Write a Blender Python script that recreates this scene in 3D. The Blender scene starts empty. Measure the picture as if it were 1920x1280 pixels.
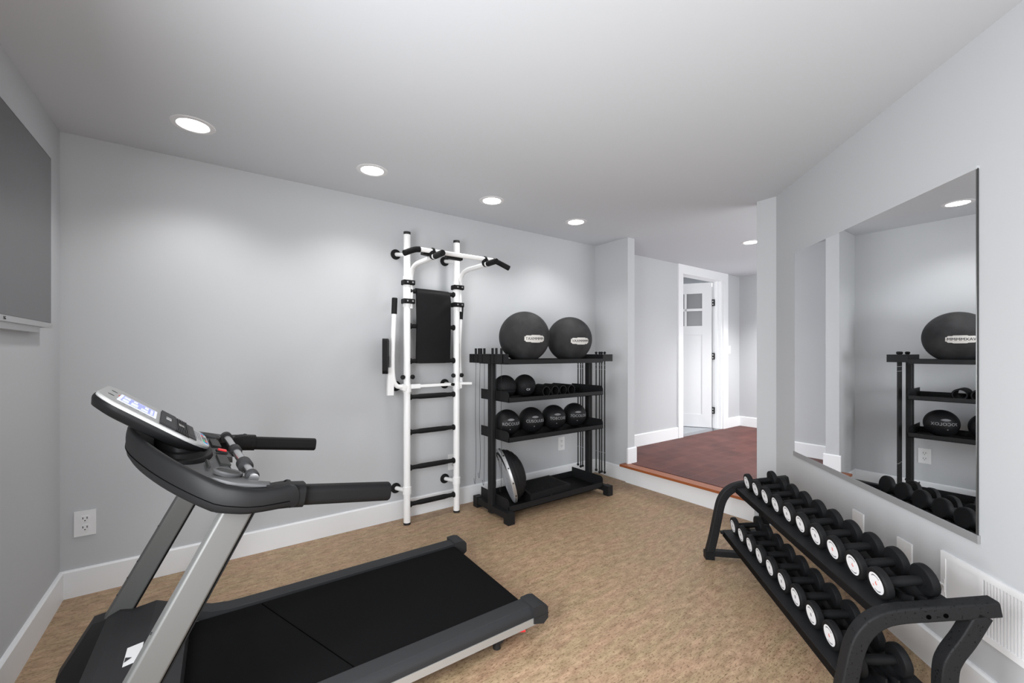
import bpy, bmesh, math, random
from mathutils import Vector, Matrix, Euler
random.seed(7)
S = bpy.context.scene
COL = S.collection
PI = math.pi
V = Vector

# ------------------------------------------------------------------ camera
YAW = math.radians(54.19)              # viewing direction measured from the +X axis (back wall runs along X)
cam = bpy.data.cameras.new('camera')
cam.sensor_width = 36.0
cam.lens = 785.0 / 1920.0 * 36.0
cam.shift_y = 21.0 / 1920.0
cam.clip_start = 0.02
camo = bpy.data.objects.new('camera', cam)
camo.location = (0, 0, 1.287)
camo.rotation_euler = (PI / 2, 0, YAW - PI / 2)
COL.objects.link(camo)
S.camera = camo

# ------------------------------------------------------------------ world, exposure
W = bpy.data.worlds.new('world')
S.world = W
W.use_nodes = True
W.node_tree.nodes['Background'].inputs[0].default_value = (0.97, 0.985, 1.0, 1)
W.node_tree.nodes['Background'].inputs[1].default_value = 2.3
S.view_settings.view_transform = 'Standard'
S.view_settings.look = 'None'
S.view_settings.gamma = 1.0
S.view_settings.use_curve_mapping = False
S.view_settings.exposure = 0.0
LAMP_W = 21.0                            # watts of each downlight
LENS_E = 14.0
# added fill light in an invented window of the left wall, beside the camera
wl = bpy.data.lights.new('added_window_fill', 'AREA')
wl.shape = 'RECTANGLE'
wl.size = 1.15
wl.size_y = 1.1
wl.energy = 88.0
wl.color = (0.95, 0.975, 1.0)
wlo = bpy.data.objects.new('added_window_fill', wl)
wlo.location = (-0.66, 0.55, 1.2)
wlo.rotation_euler = (0, math.radians(-90 + 14), 0)
COL.objects.link(wlo)
# added fill light, unseen, shining up the hall from its open far end
hl = bpy.data.lights.new('added_hall_fill', 'AREA')
hl.shape = 'RECTANGLE'
hl.size = 2.4
hl.size_y = 1.6
hl.energy = 16.0
hl.color = (0.90, 0.94, 1.0)
hlo = bpy.data.objects.new('added_hall_fill', hl)
hlo.location = (5.1, -0.3, 1.2)
hlo.rotation_euler = (math.radians(90 + 12), 0, 0)
COL.objects.link(hlo)

# ------------------------------------------------------------------ materials
def mat(name, col, rough=0.5, metal=0.0, spec=0.5, emit=None, es=0.0, bump=None, coat=0.0):
    m = bpy.data.materials.new(name)
    m.use_nodes = True
    nt = m.node_tree
    b = nt.nodes['Principled BSDF']
    b.inputs['Base Color'].default_value = (*col, 1)
    b.inputs['Roughness'].default_value = rough
    b.inputs['Metallic'].default_value = metal
    b.inputs['Specular IOR Level'].default_value = spec
    b.inputs['Coat Weight'].default_value = coat
    if emit:
        b.inputs['Emission Color'].default_value = (*emit, 1)
        b.inputs['Emission Strength'].default_value = es
    if bump:
        sc, st = bump
        tc = nt.nodes.new('ShaderNodeTexCoord')
        n = nt.nodes.new('ShaderNodeTexNoise')
        n.inputs['Scale'].default_value = sc
        n.inputs['Detail'].default_value = 3
        bp = nt.nodes.new('ShaderNodeBump')
        bp.inputs['Strength'].default_value = st
        bp.inputs['Distance'].default_value = 0.002
        nt.links.new(tc.outputs['Object'], n.inputs['Vector'])
        nt.links.new(n.outputs['Fac'], bp.inputs['Height'])
        nt.links.new(bp.outputs['Normal'], b.inputs['Normal'])
    return m

def noise_mix(m, c1, c2, scale=(1, 1, 1), nscale=8.0, lo=0.4, hi=0.6, detail=4, dist=0.0):
    nt = m.node_tree
    b = nt.nodes['Principled BSDF']
    tc = nt.nodes.new('ShaderNodeTexCoord')
    mp = nt.nodes.new('ShaderNodeMapping')
    mp.inputs['Scale'].default_value = scale
    n = nt.nodes.new('ShaderNodeTexNoise')
    n.inputs['Scale'].default_value = nscale
    n.inputs['Detail'].default_value = detail
    n.inputs['Distortion'].default_value = dist
    r = nt.nodes.new('ShaderNodeValToRGB')
    r.color_ramp.elements[0].position = lo
    r.color_ramp.elements[0].color = (*c1, 1)
    r.color_ramp.elements[1].position = hi
    r.color_ramp.elements[1].color = (*c2, 1)
    nt.links.new(tc.outputs['Object'], mp.inputs['Vector'])
    nt.links.new(mp.outputs['Vector'], n.inputs['Vector'])
    nt.links.new(n.outputs['Fac'], r.inputs['Fac'])
    nt.links.new(r.outputs['Color'], b.inputs['Base Color'])
    return r

M = {}
M['wall'] = mat('wall_paint', (0.49, 0.50, 0.515), 0.75, spec=0.25, bump=(180, 0.05))
M['ceil'] = mat('ceiling_paint', (0.595, 0.615, 0.645), 0.85, spec=0.2, bump=(60, 0.05))
M['trim'] = mat('white_trim_paint', (0.78, 0.79, 0.805), 0.4, spec=0.4)
M['door'] = mat('door_paint', (0.62, 0.625, 0.64), 0.4)
M['plate'] = mat('white_plastic', (0.75, 0.75, 0.755), 0.35)
M['hole'] = mat('hole_black', (0.0015, 0.0015, 0.0015), 0.9, spec=0.0)
M['dark'] = mat('dark_slot', (0.012, 0.012, 0.012), 0.6)
M['lens'] = mat('lamp_lens', (0.9, 0.9, 0.9), 0.5, emit=(1, 0.99, 0.97), es=LENS_E)
M['ring'] = mat('lamp_trim', (0.72, 0.72, 0.73), 0.5)
M['mirror'] = mat('mirror_glass', (0.93, 0.94, 0.945), 0.0, metal=1.0)
M['mirror_edge'] = mat('mirror_edge', (0.03, 0.03, 0.03), 0.3)
M['strip'] = mat('mirror_channel', (0.33, 0.33, 0.335), 0.45, metal=0.3)
M['screen'] = mat('tv_screen', (0.075, 0.076, 0.079), 0.22, spec=0.9)
M['tvback'] = mat('tv_bezel', (0.02, 0.02, 0.022), 0.4)
M['silver'] = mat('brushed_silver', (0.55, 0.55, 0.555), 0.38, metal=0.75)
M['tmsilver'] = mat('silver_paint', (0.40, 0.40, 0.395), 0.5, metal=0.5, spec=0.35)
M['upright'] = mat('upright_silver', (0.115, 0.115, 0.113), 0.5, metal=0.35, spec=0.25)
M['panelsilver'] = mat('console_silver', (0.46, 0.46, 0.455), 0.4, metal=0.25)
M['chrome'] = mat('chrome', (0.75, 0.75, 0.76), 0.2, metal=1.0)
M['tmblack'] = mat('treadmill_black_plastic', (0.0075, 0.0075, 0.008), 0.5, spec=0.13)
M['tmgrey'] = mat('treadmill_grey_plastic', (0.026, 0.026, 0.0275), 0.55, spec=0.2)
M['tray'] = mat('tray_plastic', (0.075, 0.075, 0.077), 0.5, spec=0.2)
M['rail'] = mat('rail_plastic', (0.024, 0.0246, 0.0265), 0.48, spec=0.2)
M['belt'] = mat('running_belt', (0.0045, 0.0045, 0.0048), 0.8, spec=0.06, bump=(900, 0.2))
M['seam'] = mat('belt_seam', (0.002, 0.002, 0.002), 0.9, spec=0.0)
M['lcd'] = mat('lcd', (0.25, 0.28, 0.55), 0.3, emit=(0.35, 0.40, 0.85), es=0.55)
M['lcdw'] = mat('lcd_white', (0.7, 0.72, 0.85), 0.3, emit=(0.8, 0.84, 1.0), es=0.5)
M['red'] = mat('red_plastic', (0.75, 0.03, 0.035), 0.35, emit=(1, 0.05, 0.05), es=0.15)  # faint glow added to the red of unlit plastic parts
M['redink'] = mat('red_ink', (0.62, 0.06, 0.03), 0.6)
M['blackink'] = mat('black_ink', (0.03, 0.03, 0.035), 0.6)
M['greyink'] = mat('grey_ink', (0.16, 0.16, 0.17), 0.6)
M['blue'] = mat('blue_button', (0.02, 0.22, 0.62), 0.4)
M['green'] = mat('green_button', (0.04, 0.5, 0.12), 0.4)
M['cyan'] = mat('cyan_button', (0.02, 0.42, 0.58), 0.4)
M['whitesteel'] = mat('white_powder_coat', (0.86, 0.86, 0.86), 0.3, spec=0.5)
M['blackfoam'] = mat('black_grip', (0.008, 0.008, 0.0085), 0.6, spec=0.2, bump=(300, 0.3))
M['vinyl'] = mat('black_vinyl', (0.007, 0.007, 0.0078), 0.6, spec=0.15, bump=(25, 0.25))
M['rack'] = mat('rack_black_steel', (0.012, 0.0122, 0.0132), 0.5, spec=0.22, bump=(500, 0.1))
M['rackin'] = mat('rack_shelf_liner', (0.006, 0.006, 0.0065), 0.65, spec=0.15)
M['rubber'] = mat('black_rubber', (0.010, 0.010, 0.011), 0.6, spec=0.2, bump=(260, 0.25))
M['medball'] = mat('medicine_ball_rubber', (0.008, 0.008, 0.009), 0.5, spec=0.25, bump=(200, 0.15))
M['bigball'] = mat('exercise_ball_rubber', (0.04, 0.04, 0.042), 0.65, spec=0.2, bump=(120, 0.3))
noise_mix(M['bigball'], (0.026, 0.026, 0.027), (0.048, 0.048, 0.050), nscale=7, lo=0.42, hi=0.75)
M['badge'] = mat('badge_silver', (0.62, 0.60, 0.57), 0.45)
M['medink'] = mat('ball_grey_ink', (0.25, 0.25, 0.26), 0.6)
M['bosuwhite'] = mat('balance_dome_base', (0.55, 0.56, 0.60), 0.4)
noise_mix(M['bosuwhite'], (0.42, 0.43, 0.46), (0.56, 0.57, 0.60), nscale=40, lo=0.34, hi=0.44)
M['dbblack'] = mat('dumbbell_rubber', (0.0085, 0.0087, 0.0095), 0.62, spec=0.16, bump=(350, 0.2))
M['dbwhite'] = mat('dumbbell_label', (0.74, 0.74, 0.76), 0.5)
M['dbframe'] = mat('dumbbell_rack_steel', (0.012, 0.0122, 0.0132), 0.55, spec=0.18, bump=(420, 0.35))
noise_mix(M['dbframe'], (0.002, 0.002, 0.002), (0.0125, 0.0128, 0.014), nscale=150, lo=0.25, hi=0.265, detail=0)
M['dbshelf'] = mat('dumbbell_shelf_steel', (0.0095, 0.0098, 0.011), 0.55, spec=0.18, bump=(420, 0.3))
M['hinge'] = mat('black_hinge', (0.005, 0.005, 0.005), 0.45)
M['glass'] = mat('pane_glass', (0.20, 0.205, 0.215), 0.15, spec=0.6)
M['carpet'] = mat('grey_floor', (0.33, 0.345, 0.37), 0.9)
M['nosing'] = mat('step_nosing', (0.30, 0.085, 0.025), 0.4)
M['vent'] = mat('vent_white', (0.82, 0.825, 0.84), 0.45)
M['ventdark'] = mat('vent_shadow', (0.07, 0.07, 0.075), 0.8)

# cork floor: short streaks along X with dark flecks
def cork():
    m = mat('cork_floor', (0.35, 0.24, 0.15), 0.5, spec=0.3)
    nt = m.node_tree
    b = nt.nodes['Principled BSDF']
    tc = nt.nodes.new('ShaderNodeTexCoord')
    def noise(scale, ns, det, c1, c2, lo, hi):
        mp = nt.nodes.new('ShaderNodeMapping')
        mp.inputs['Scale'].default_value = scale
        n = nt.nodes.new('ShaderNodeTexNoise')
        n.inputs['Scale'].default_value = ns
        n.inputs['Detail'].default_value = det
        n.inputs['Roughness'].default_value = 0.6
        r = nt.nodes.new('ShaderNodeValToRGB')
        r.color_ramp.elements[0].position = lo
        r.color_ramp.elements[1].position = hi
        r.color_ramp.elements[0].color = (*c1, 1)
        r.color_ramp.elements[1].color = (*c2, 1)
        nt.links.new(tc.outputs['Object'], mp.inputs['Vector'])
        nt.links.new(mp.outputs['Vector'], n.inputs['Vector'])
        nt.links.new(n.outputs['Fac'], r.inputs['Fac'])
        return r.outputs['Color']
    base = noise((7, 21, 1), 2.0, 8, (0.274, 0.187, 0.116), (0.446, 0.322, 0.212), 0.34, 0.66)
    tint = noise((2.2, 9, 1), 1.6, 3, (0.95, 0.985, 0.92), (1.04, 0.975, 0.98), 0.38, 0.62)
    fleck = noise((60, 150, 1), 1.0, 3, (0.52, 0.47, 0.42), (1.02, 1.02, 1.02), 0.34, 0.47)
    fine = noise((110, 260, 1), 1.0, 2, (0.86, 0.84, 0.82), (1.08, 1.08, 1.08), 0.32, 0.68)
    def mul(a, c):
        x = nt.nodes.new('ShaderNodeMix')
        x.data_type = 'RGBA'
        x.blend_type = 'MULTIPLY'
        x.inputs[0].default_value = 1.0
        nt.links.new(a, x.inputs[6])
        nt.links.new(c, x.inputs[7])
        return x.outputs[2]
    nt.links.new(mul(mul(mul(base, tint), fleck), fine), b.inputs['Base Color'])
    return m
M['cork'] = cork()

def tiles():
    m = mat('terracotta_tile', (0.2, 0.07, 0.05), 0.5, spec=0.18)
    nt = m.node_tree
    b = nt.nodes['Principled BSDF']
    tc = nt.nodes.new('ShaderNodeTexCoord')
    mp = nt.nodes.new('ShaderNodeMapping')
    br = nt.nodes.new('ShaderNodeTexBrick')
    br.offset = 0.5
    br.inputs['Color1'].default_value = (0.092, 0.030, 0.024, 1)
    br.inputs['Color2'].default_value = (0.128, 0.046, 0.037, 1)
    br.inputs['Mortar'].default_value = (0.135, 0.06, 0.05, 1)
    br.inputs['Scale'].default_value = 1.0
    br.inputs['Mortar Size'].default_value = 0.004
    br.inputs['Brick Width'].default_value = 0.30
    br.inputs['Row Height'].default_value = 0.15
    n = nt.nodes.new('ShaderNodeTexNoise')
    n.inputs['Scale'].default_value = 5
    n.inputs['Detail'].default_value = 4
    r = nt.nodes.new('ShaderNodeValToRGB')
    r.color_ramp.elements[0].position = 0.3
    r.color_ramp.elements[1].position = 0.7
    r.color_ramp.elements[0].color = (0.72, 0.74, 0.80, 1)
    r.color_ramp.elements[1].color = (1.15, 1.1, 1.1, 1)
    x = nt.nodes.new('ShaderNodeMix')
    x.data_type = 'RGBA'
    x.blend_type = 'MULTIPLY'
    x.inputs[0].default_value = 1.0
    L = nt.links.new
    L(tc.outputs['Object'], mp.inputs['Vector'])
    L(mp.outputs['Vector'], br.inputs['Vector'])
    L(tc.outputs['Object'], n.inputs['Vector'])
    L(n.outputs['Fac'], r.inputs['Fac'])
    L(br.outputs['Color'], x.inputs[6])
    L(r.outputs['Color'], x.inputs[7])
    L(x.outputs[2], b.inputs['Base Color'])
    return m
M['tile'] = tiles()

# ------------------------------------------------------------------ mesh helpers
def B():
    return bmesh.new()

def box(bm, lo, hi, X=None):
    vs = [bm.verts.new((x, y, z)) for x in (lo[0], hi[0]) for y in (lo[1], hi[1]) for z in (lo[2], hi[2])]
    for f in ((0, 1, 3, 2), (4, 6, 7, 5), (0, 4, 5, 1), (2, 3, 7, 6), (0, 2, 6, 4), (1, 5, 7, 3)):
        bm.faces.new([vs[i] for i in f])
    if X is not None:
        for v in vs:
            v.co = X @ v.co
    return bm

def prism(bm, poly, fn, h0, h1):
    """poly: 2-D outline, fn(a, b, h) -> point"""
    a = [bm.verts.new(fn(p[0], p[1], h0)) for p in poly]
    b = [bm.verts.new(fn(p[0], p[1], h1)) for p in poly]
    n = len(poly)
    bm.faces.new(a)
    bm.faces.new(b[::-1])
    for i in range(n):
        j = (i + 1) % n
        bm.faces.new((a[j], a[i], b[i], b[j]))
    return bm

def frames(pts, up=None):
    pts = [V(p) for p in pts]
    T = []
    for i in range(len(pts)):
        if i == 0: d = pts[1] - pts[0]
        elif i == len(pts) - 1: d = pts[-1] - pts[-2]
        else: d = (pts[i + 1] - pts[i]).normalized() + (pts[i] - pts[i - 1]).normalized()
        T.append(d.normalized())
    u = V(up) if up else (V((0, 0, 1)) if abs(T[0].z) < 0.9 else V((1, 0, 0)))
    out = []
    for p, t in zip(pts, T):
        a = u.cross(t)
        if a.length < 1e-6: a = V((1, 0, 0)).cross(t)
        a.normalize()
        b = t.cross(a).normalized()
        if not up: u = b
        out.append((p, t, a, b))
    return out

def sweep(bm, pts, prof, up=None, caps=True, radii=None):
    """prof: list of (a, b) offsets around the path"""
    rings = []
    for i, (p, t, a, b) in enumerate(frames(pts, up)):
        k = radii[i] if radii else 1.0
        rings.append([bm.verts.new(p + a * (x * k) + b * (y * k)) for x, y in prof])
    n = len(prof)
    for r, s in zip(rings, rings[1:]):
        for i in range(n):
            j = (i + 1) % n
            bm.faces.new((r[i], r[j], s[j], s[i]))
    if caps:
        bm.faces.new(rings[0][::-1])
        bm.faces.new(rings[-1])
    return bm

def cap(bm, vs):
    from mathutils.geometry import tessellate_polygon
    for tri in tessellate_polygon([[V((v.co.x, v.co.y, 0)) for v in vs]]):
        if len(set(tri)) == 3: bm.faces.new([vs[i] for i in tri])

def circ(r, n=16):
    return [(r * math.cos(2 * PI * i / n), r * math.sin(2 * PI * i / n)) for i in range(n)]

def rrect(w, h, r, n=4):
    out = []
    for cx, cy, a0 in ((w/2 - r, h/2 - r, 0), (-w/2 + r, h/2 - r, PI/2), (-w/2 + r, -h/2 + r, PI), (w/2 - r, -h/2 + r, 1.5*PI)):
        for i in range(n + 1):
            a = a0 + PI / 2 * i / n
            out.append((cx + r * math.cos(a), cy + r * math.sin(a)))
    return out

def tube(bm, pts, r, n=16, radii=None):
    return sweep(bm, pts, circ(r, n), radii=radii)

def bar(bm, pts, w, h, r=0.004, up=(0, 0, 1)):
    """rectangular bar: w sideways, h along up"""
    return sweep(bm, pts, rrect(w, h, r, 3), up=up)

def spline(pts, n=6):
    P = [V(p) for p in pts]
    P = [P[0] * 2 - P[1]] + P + [P[-1] * 2 - P[-2]]
    out = []
    for i in range(1, len(P) - 2):
        for k in range(n):
            t = k / n
            a, b, c, d = P[i-1], P[i], P[i+1], P[i+2]
            out.append(0.5 * ((2*b) + (c - a)*t + (2*a - 5*b + 4*c - d)*t*t + (3*b - a - 3*c + d)*t**3))
    out.append(P[-2])
    return out

def lathe(bm, prof, X, n=32, closed=False):
    """prof: (r, h) pairs around local Z of X"""
    rings = []
    for r, h in prof:
        if r < 1e-6:
            rings.append([bm.verts.new(X @ V((0, 0, h)))])
        else:
            rings.append([bm.verts.new(X @ V((r*math.cos(2*PI*i/n), r*math.sin(2*PI*i/n), h))) for i in range(n)])
    prs = list(zip(rings, rings[1:]))
    if closed: prs.append((rings[-1], rings[0]))
    for a, b in prs:
        for i in range(n):
            j = (i + 1) % n
            if len(a) == 1 and len(b) == 1: continue
            if len(a) == 1: bm.faces.new((a[0], b[i], b[j]))
            elif len(b) == 1: bm.faces.new((a[i], b[0], a[j]))
            else: bm.faces.new((a[i], b[i], b[j], a[j]))
    return bm

def along(p, d, roll=0):
    """matrix with local Z along d at p"""
    q = V(d).to_track_quat('Z', 'Y')
    return Matrix.Translation(V(p)) @ q.to_matrix().to_4x4() @ Matrix.Rotation(roll, 4, 'Z')

def cyl(bm, p, q, r, n=24, r2=None):
    p, q = V(p), V(q)
    L = (q - p).length
    return lathe(bm, [(0, 0), (r, 0), (r if r2 is None else r2, L), (0, L)], along(p, q - p), n)

def sphere(bm, c, r, nu=48, nv=24, f=None):
    rows = []
    for j in range(nv + 1):
        th = PI * j / nv
        row = []
        for i in range(1 if j in (0, nv) else nu):
            ph = 2 * PI * i / nu
            rr = r * (f(ph, th) if f else 1)
            row.append(bm.verts.new((c[0] + rr*math.sin(th)*math.cos(ph), c[1] + rr*math.sin(th)*math.sin(ph), c[2] + rr*math.cos(th))))
        rows.append(row)
    for a, b in zip(rows, rows[1:]):
        for i in range(nu):
            j = (i + 1) % nu
            if len(a) == 1: bm.faces.new((a[0], b[i], b[j]))
            elif len(b) == 1: bm.faces.new((a[i], b[0], a[j]))
            else: bm.faces.new((a[i], b[i], b[j], a[j]))
    return bm

def bevel(bm, w, seg=2, ang=0.5):
    es = [e for e in bm.edges if len(e.link_faces) == 2 and e.calc_face_angle(0) > ang]
    bmesh.ops.bevel(bm, geom=es, offset=w, segments=seg, profile=0.5, affect='EDGES', clamp_overlap=True)
    return bm

def text_bm(s, size, depth=0.0006, align='CENTER'):
    cu = bpy.data.curves.new('txt', 'FONT')
    cu.body = s
    cu.size = size
    cu.align_x = align
    cu.align_y = 'CENTER'
    cu.extrude = depth
    cu.resolution_u = 2
    o = bpy.data.objects.new('txt', cu)
    COL.objects.link(o)
    dg = bpy.context.evaluated_depsgraph_get()
    dg.update()
    me = bpy.data.meshes.new_from_object(o.evaluated_get(dg))
    bm = B()
    bm.from_mesh(me)
    bpy.data.objects.remove(o)
    bpy.data.curves.remove(cu)
    bpy.data.meshes.remove(me)
    return bm

# ------------------------------------------------------------------ objects
ROOT = {}
def frame_of(o):
    while o.parent is not None:
        o = o.parent
    return ROOT.get(o.name, Matrix.Identity(4))

def obj(name, bm, m, parent=None, bev=0.0, ang=35, smooth=True, local=False):
    """links bm (given in world coordinates) as one mesh object under parent"""
    if bev: bevel(bm, bev)
    bmesh.ops.recalc_face_normals(bm, faces=bm.faces)
    if parent is not None and not local:
        bmesh.ops.transform(bm, matrix=frame_of(parent).inverted(), verts=bm.verts)
    me = bpy.data.meshes.new(name)
    bm.to_mesh(me)
    bm.free()
    if smooth:
        for p in me.polygons: p.use_smooth = True
        me.set_sharp_from_angle(angle=math.radians(ang))
    me.materials.append(M[m] if isinstance(m, str) else m)
    o = bpy.data.objects.new(name, me)
    COL.objects.link(o)
    if smooth and len(me.polygons) > 6:
        w = o.modifiers.new('weighted_normal', 'WEIGHTED_NORMAL')
        w.keep_sharp = True
    if parent is not None: o.parent = parent
    return o

def tag(o, label, cat, group=None):
    o['label'] = label
    o['category'] = cat
    if group: o['group'] = group
    return o

def thing(name, label, cat, loc, rot=(0, 0, 0), group=None):
    o = bpy.data.objects.new(name, None)
    o.empty_display_size = 0.05
    o.location = loc
    o.rotation_euler = rot
    COL.objects.link(o)
    ROOT[o.name] = Matrix.Translation(V(loc)) @ Euler(rot).to_matrix().to_4x4()
    return tag(o, label, cat, group)

def struct(name, bm, m, parent=None, bev=0.0):
    o = obj(name, bm, m, parent, bev)
    if parent is None: o['kind'] = 'structure'
    return o

def dup(root, loc, label, rot=None):
    r = root.copy()
    COL.objects.link(r)
    r.location = loc
    if rot: r.rotation_euler = rot
    r['label'] = label
    for ch in list(root.children):
        c = ch.copy(); COL.objects.link(c); c.parent = r
        for g in list(ch.children):
            d = g.copy(); COL.objects.link(d); d.parent = c
    return r

# ================================================================== room shell
H = 2.44
XL, YB, XP = -0.635, 3.15, 3.385        # left wall, back wall, plane of the pier and hall opening
Q = math.sqrt(0.5)
def WB(s, t, z):                         # frame of the diagonal right wall: along it, out from it, up
    return V((s*Q - t*Q + 1.0125, s*Q + t*Q - 1.0125, z))
XB = Matrix.Translation(V((1.0125, -1.0125, 0))) @ Matrix.Rotation(PI/4, 4, 'Z')

bm = B(); box(bm, (XL - 0.12, -1.9, -0.1), (XP + 0.1, YB + 0.12, 0.0)); struct('floor', bm, 'cork')
bm = B(); box(bm, (XL - 0.12, -0.75, H), (6.75, 5.2, H + 0.1)); struct('ceiling', bm, 'ceil')
bm = B()
box(bm, (XL - 0.12, -0.35, 0), (XL, -0.05, H)); box(bm, (XL - 0.12, 1.15, 0), (XL, YB + 0.12, H))
box(bm, (XL - 0.12, -0.05, 0), (XL, 1.15, 0.6)); box(bm, (XL - 0.12, -0.05, 1.8), (XL, 1.15, H))
struct('wall_left', bm, 'wall')
bm = B()
for lo, hi in (((-0.05, 0.6), (-0.01, 1.8)), ((1.11, 0.6), (1.15, 1.8)), ((-0.05, 0.6), (1.15, 0.64)), ((-0.05, 1.76), (1.15, 1.8)), ((0.535, 0.6), (0.565, 1.8))):
    box(bm, (XL - 0.10, lo[0], lo[1]), (XL - 0.05, hi[0], hi[1]))
struct('added_window_1', bm, 'trim')  # invented window frame, out of view, around the added fill light
# back wall with the hall doorway
bm = B()
box(bm, (XL, YB, 0), (5.02, YB + 0.13, H))
box(bm, (5.02, YB, 2.34), (6.05, YB + 0.13, H))
box(bm, (6.05, YB, 0), (6.75, YB + 0.13, H))
struct('wall_back', bm, 'wall')
bm = B(); box(bm, (XP, 2.715, 0), (XP + 0.105, YB, H)); struct('wall_pier', bm, 'wall')
# diagonal right wall and its short return
bm = B()
pts = [(3.39, 1.5), (3.39, 1.365), (1.46, -0.565), (1.53, -0.635), (3.49, 1.325), (3.49, 1.5)]
prism(bm, pts, lambda a, b, h: (a, b, h), 0, H); struct('wall_right', bm, 'wall')
bm = B(); box(bm, (6.55, -0.4, 0), (6.75, YB, H)); struct('wall_hall', bm, 'wall')
# raised hall floor, riser, nosing
bm = B(); box(bm, (3.42, 0.2, 0.02), (6.6, YB, 0.18)); struct('floor_hall', bm, 'tile')
bm = B(); box(bm, (3.35, 1.50, 0.0), (3.42, 2.715, 0.158)); struct('trim_1', bm, 'trim')
bm = B(); box(bm, (3.295, 1.5, 0.16), (3.40, 2.745, 0.181)); struct('trim_2', bm, 'nosing', bev=0.007)
# room beyond the hall door
bm = B(); box(bm, (4.3, YB + 0.13, 0.0), (7.2, 5.2, 0.176)); struct('floor_far_room', bm, 'carpet')
bm = B(); box(bm, (7.1, YB + 0.13, 0.17), (7.2, 5.2, H)); box(bm, (5.0, 5.1, 0.17), (7.1, 5.2, H)); struct('wall_far_room', bm, 'wall')

# baseboards
BH, BT = 0.143, 0.016
def bbprof(t=BT, h=BH):
    return [(0, 0), (t, 0), (t, h - 0.008), (t - 0.006, h), (0, h)]
def baseboard(name, p, q, nrm, z0=0.0, h=BH):
    p, q, n = V(p), V(q), V(nrm)
    bm = B()
    prism(bm, bbprof(BT, h), lambda a, b, k: (p.x + (q.x-p.x)*k + n.x*a, p.y + (q.y-p.y)*k + n.y*a, z0 + b), 0, 1)
    return struct(name, bm, 'trim')
baseboard('baseboard_left', (XL, -0.3, 0), (XL, YB - BT, 0), (1, 0, 0))
baseboard('baseboard_back', (XL, YB, 0), (XP, YB, 0), (0, -1, 0))
baseboard('baseboard_right', WB(0.65, 0, 0), WB(3.362, 0, 0), (-Q, Q, 0))
baseboard('baseboard_pier', (XP, 2.70, 0), (XP, YB - BT, 0), (-1, 0, 0))
baseboard('baseboard_pier_end', (XP - 0.016, 2.715, 0), (XP + 0.121, 2.715, 0), (0, -1, 0), 0.0, 0.335)
baseboard('baseboard_hall', (XP + 0.105, YB, 0), (4.915, YB, 0), (0, -1, 0), 0.18)
baseboard('baseboard_hall_corner', (6.18, YB, 0), (6.55, YB, 0), (0, -1, 0), 0.18)
baseboard('baseboard_hall_end', (6.55, 0.2, 0), (6.55, YB - BT, 0), (-1, 0, 0), 0.18)

# hall door: casing, jambs, leaf
bm = B()
box(bm, (4.918, YB - 0.02, 0.18), (5.022, YB, 2.44)); box(bm, (6.045, YB - 0.02, 0.18), (6.178, YB, 2.44))
box(bm, (5.022, YB - 0.02, 2.322), (6.045, YB, 2.44))
struct('trim_3', bm, 'trim', bev=0.003)
bm = B()
box(bm, (5.02, YB, 0.18), (5.04, YB + 0.13, 2.34)); box(bm, (6.012, YB, 0.18), (6.05, YB + 0.13, 2.34))
box(bm, (5.04, YB, 2.325), (6.012, YB + 0.13, 2.34))
box(bm, (6.0, YB + 0.045, 0.18), (6.012, YB + 0.085, 2.325))
struct('trim_4', bm, 'trim')
hx, hy = 6.012, YB + 0.135
AD = math.radians(122)
XD = Matrix.Translation(V((hx, hy, 0.185))) @ Matrix.Rotation(AD, 4, 'Z')
LW, LH = 0.95, 2.135
def dl(bm, x0, x1, z0, z1, y0=0.0, y1=0.036):
    return box(bm, (x0, y0, z0), (x1, y1, z1), XD)
bm = B()
ST = 0.135
wz0, wz1 = 1.50, 1.98
dl(bm, 0.006, ST, 0, LH); dl(bm, LW - ST, LW, 0, LH)
dl(bm, ST, LW - ST, 0, 0.19); dl(bm, ST, LW - ST, LH - 0.155, LH); dl(bm, ST, LW - ST, wz0 - 0.13, wz0)
cw = (LW - 2*ST)
for k in (1, 2):
    dl(bm, ST + cw*k/3 - 0.016, ST + cw*k/3 + 0.016, wz0, wz1)
dl(bm, ST, LW - ST, (wz0 + wz1)/2 - 0.018, (wz0 + wz1)/2 + 0.018)
dl(bm, ST, LW - ST, 0.19, wz0 - 0.13, 0.010, 0.026)
door = struct('door_1', bm, 'door')
for k in range(3):
    for r in range(2):
        bm = B()
        zz = wz0 if r == 0 else (wz0 + wz1)/2
        dl(bm, ST + cw*k/3, ST + cw*(k+1)/3, zz, zz + (wz1 - wz0)/2, 0.015, 0.021)
        obj('pane', bm, 'glass', door)
for z in (0.42, 1.215, 2.0):
    bm = B()
    box(bm, (hx - 0.030, hy - 0.045, z - 0.048 + 0.02), (hx - 0.001, hy - 0.004, z + 0.048 + 0.02))
    cyl(bm, (hx - 0.018, hy - 0.008, z - 0.03), (hx - 0.018, hy - 0.008, z + 0.07), 0.008, 10)
    h = obj('hinge', bm, 'hinge', door, bev=0.003)
    h['label'] = 'black hinge'
    bm = B()
    for dz in (-0.012, 0.03):
        cyl(bm, (hx - 0.030, hy - 0.03, z + dz + 0.01), (hx - 0.032, hy - 0.03, z + dz + 0.01), 0.006, 10)
    obj('screw', bm, 'chrome', h)

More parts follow.
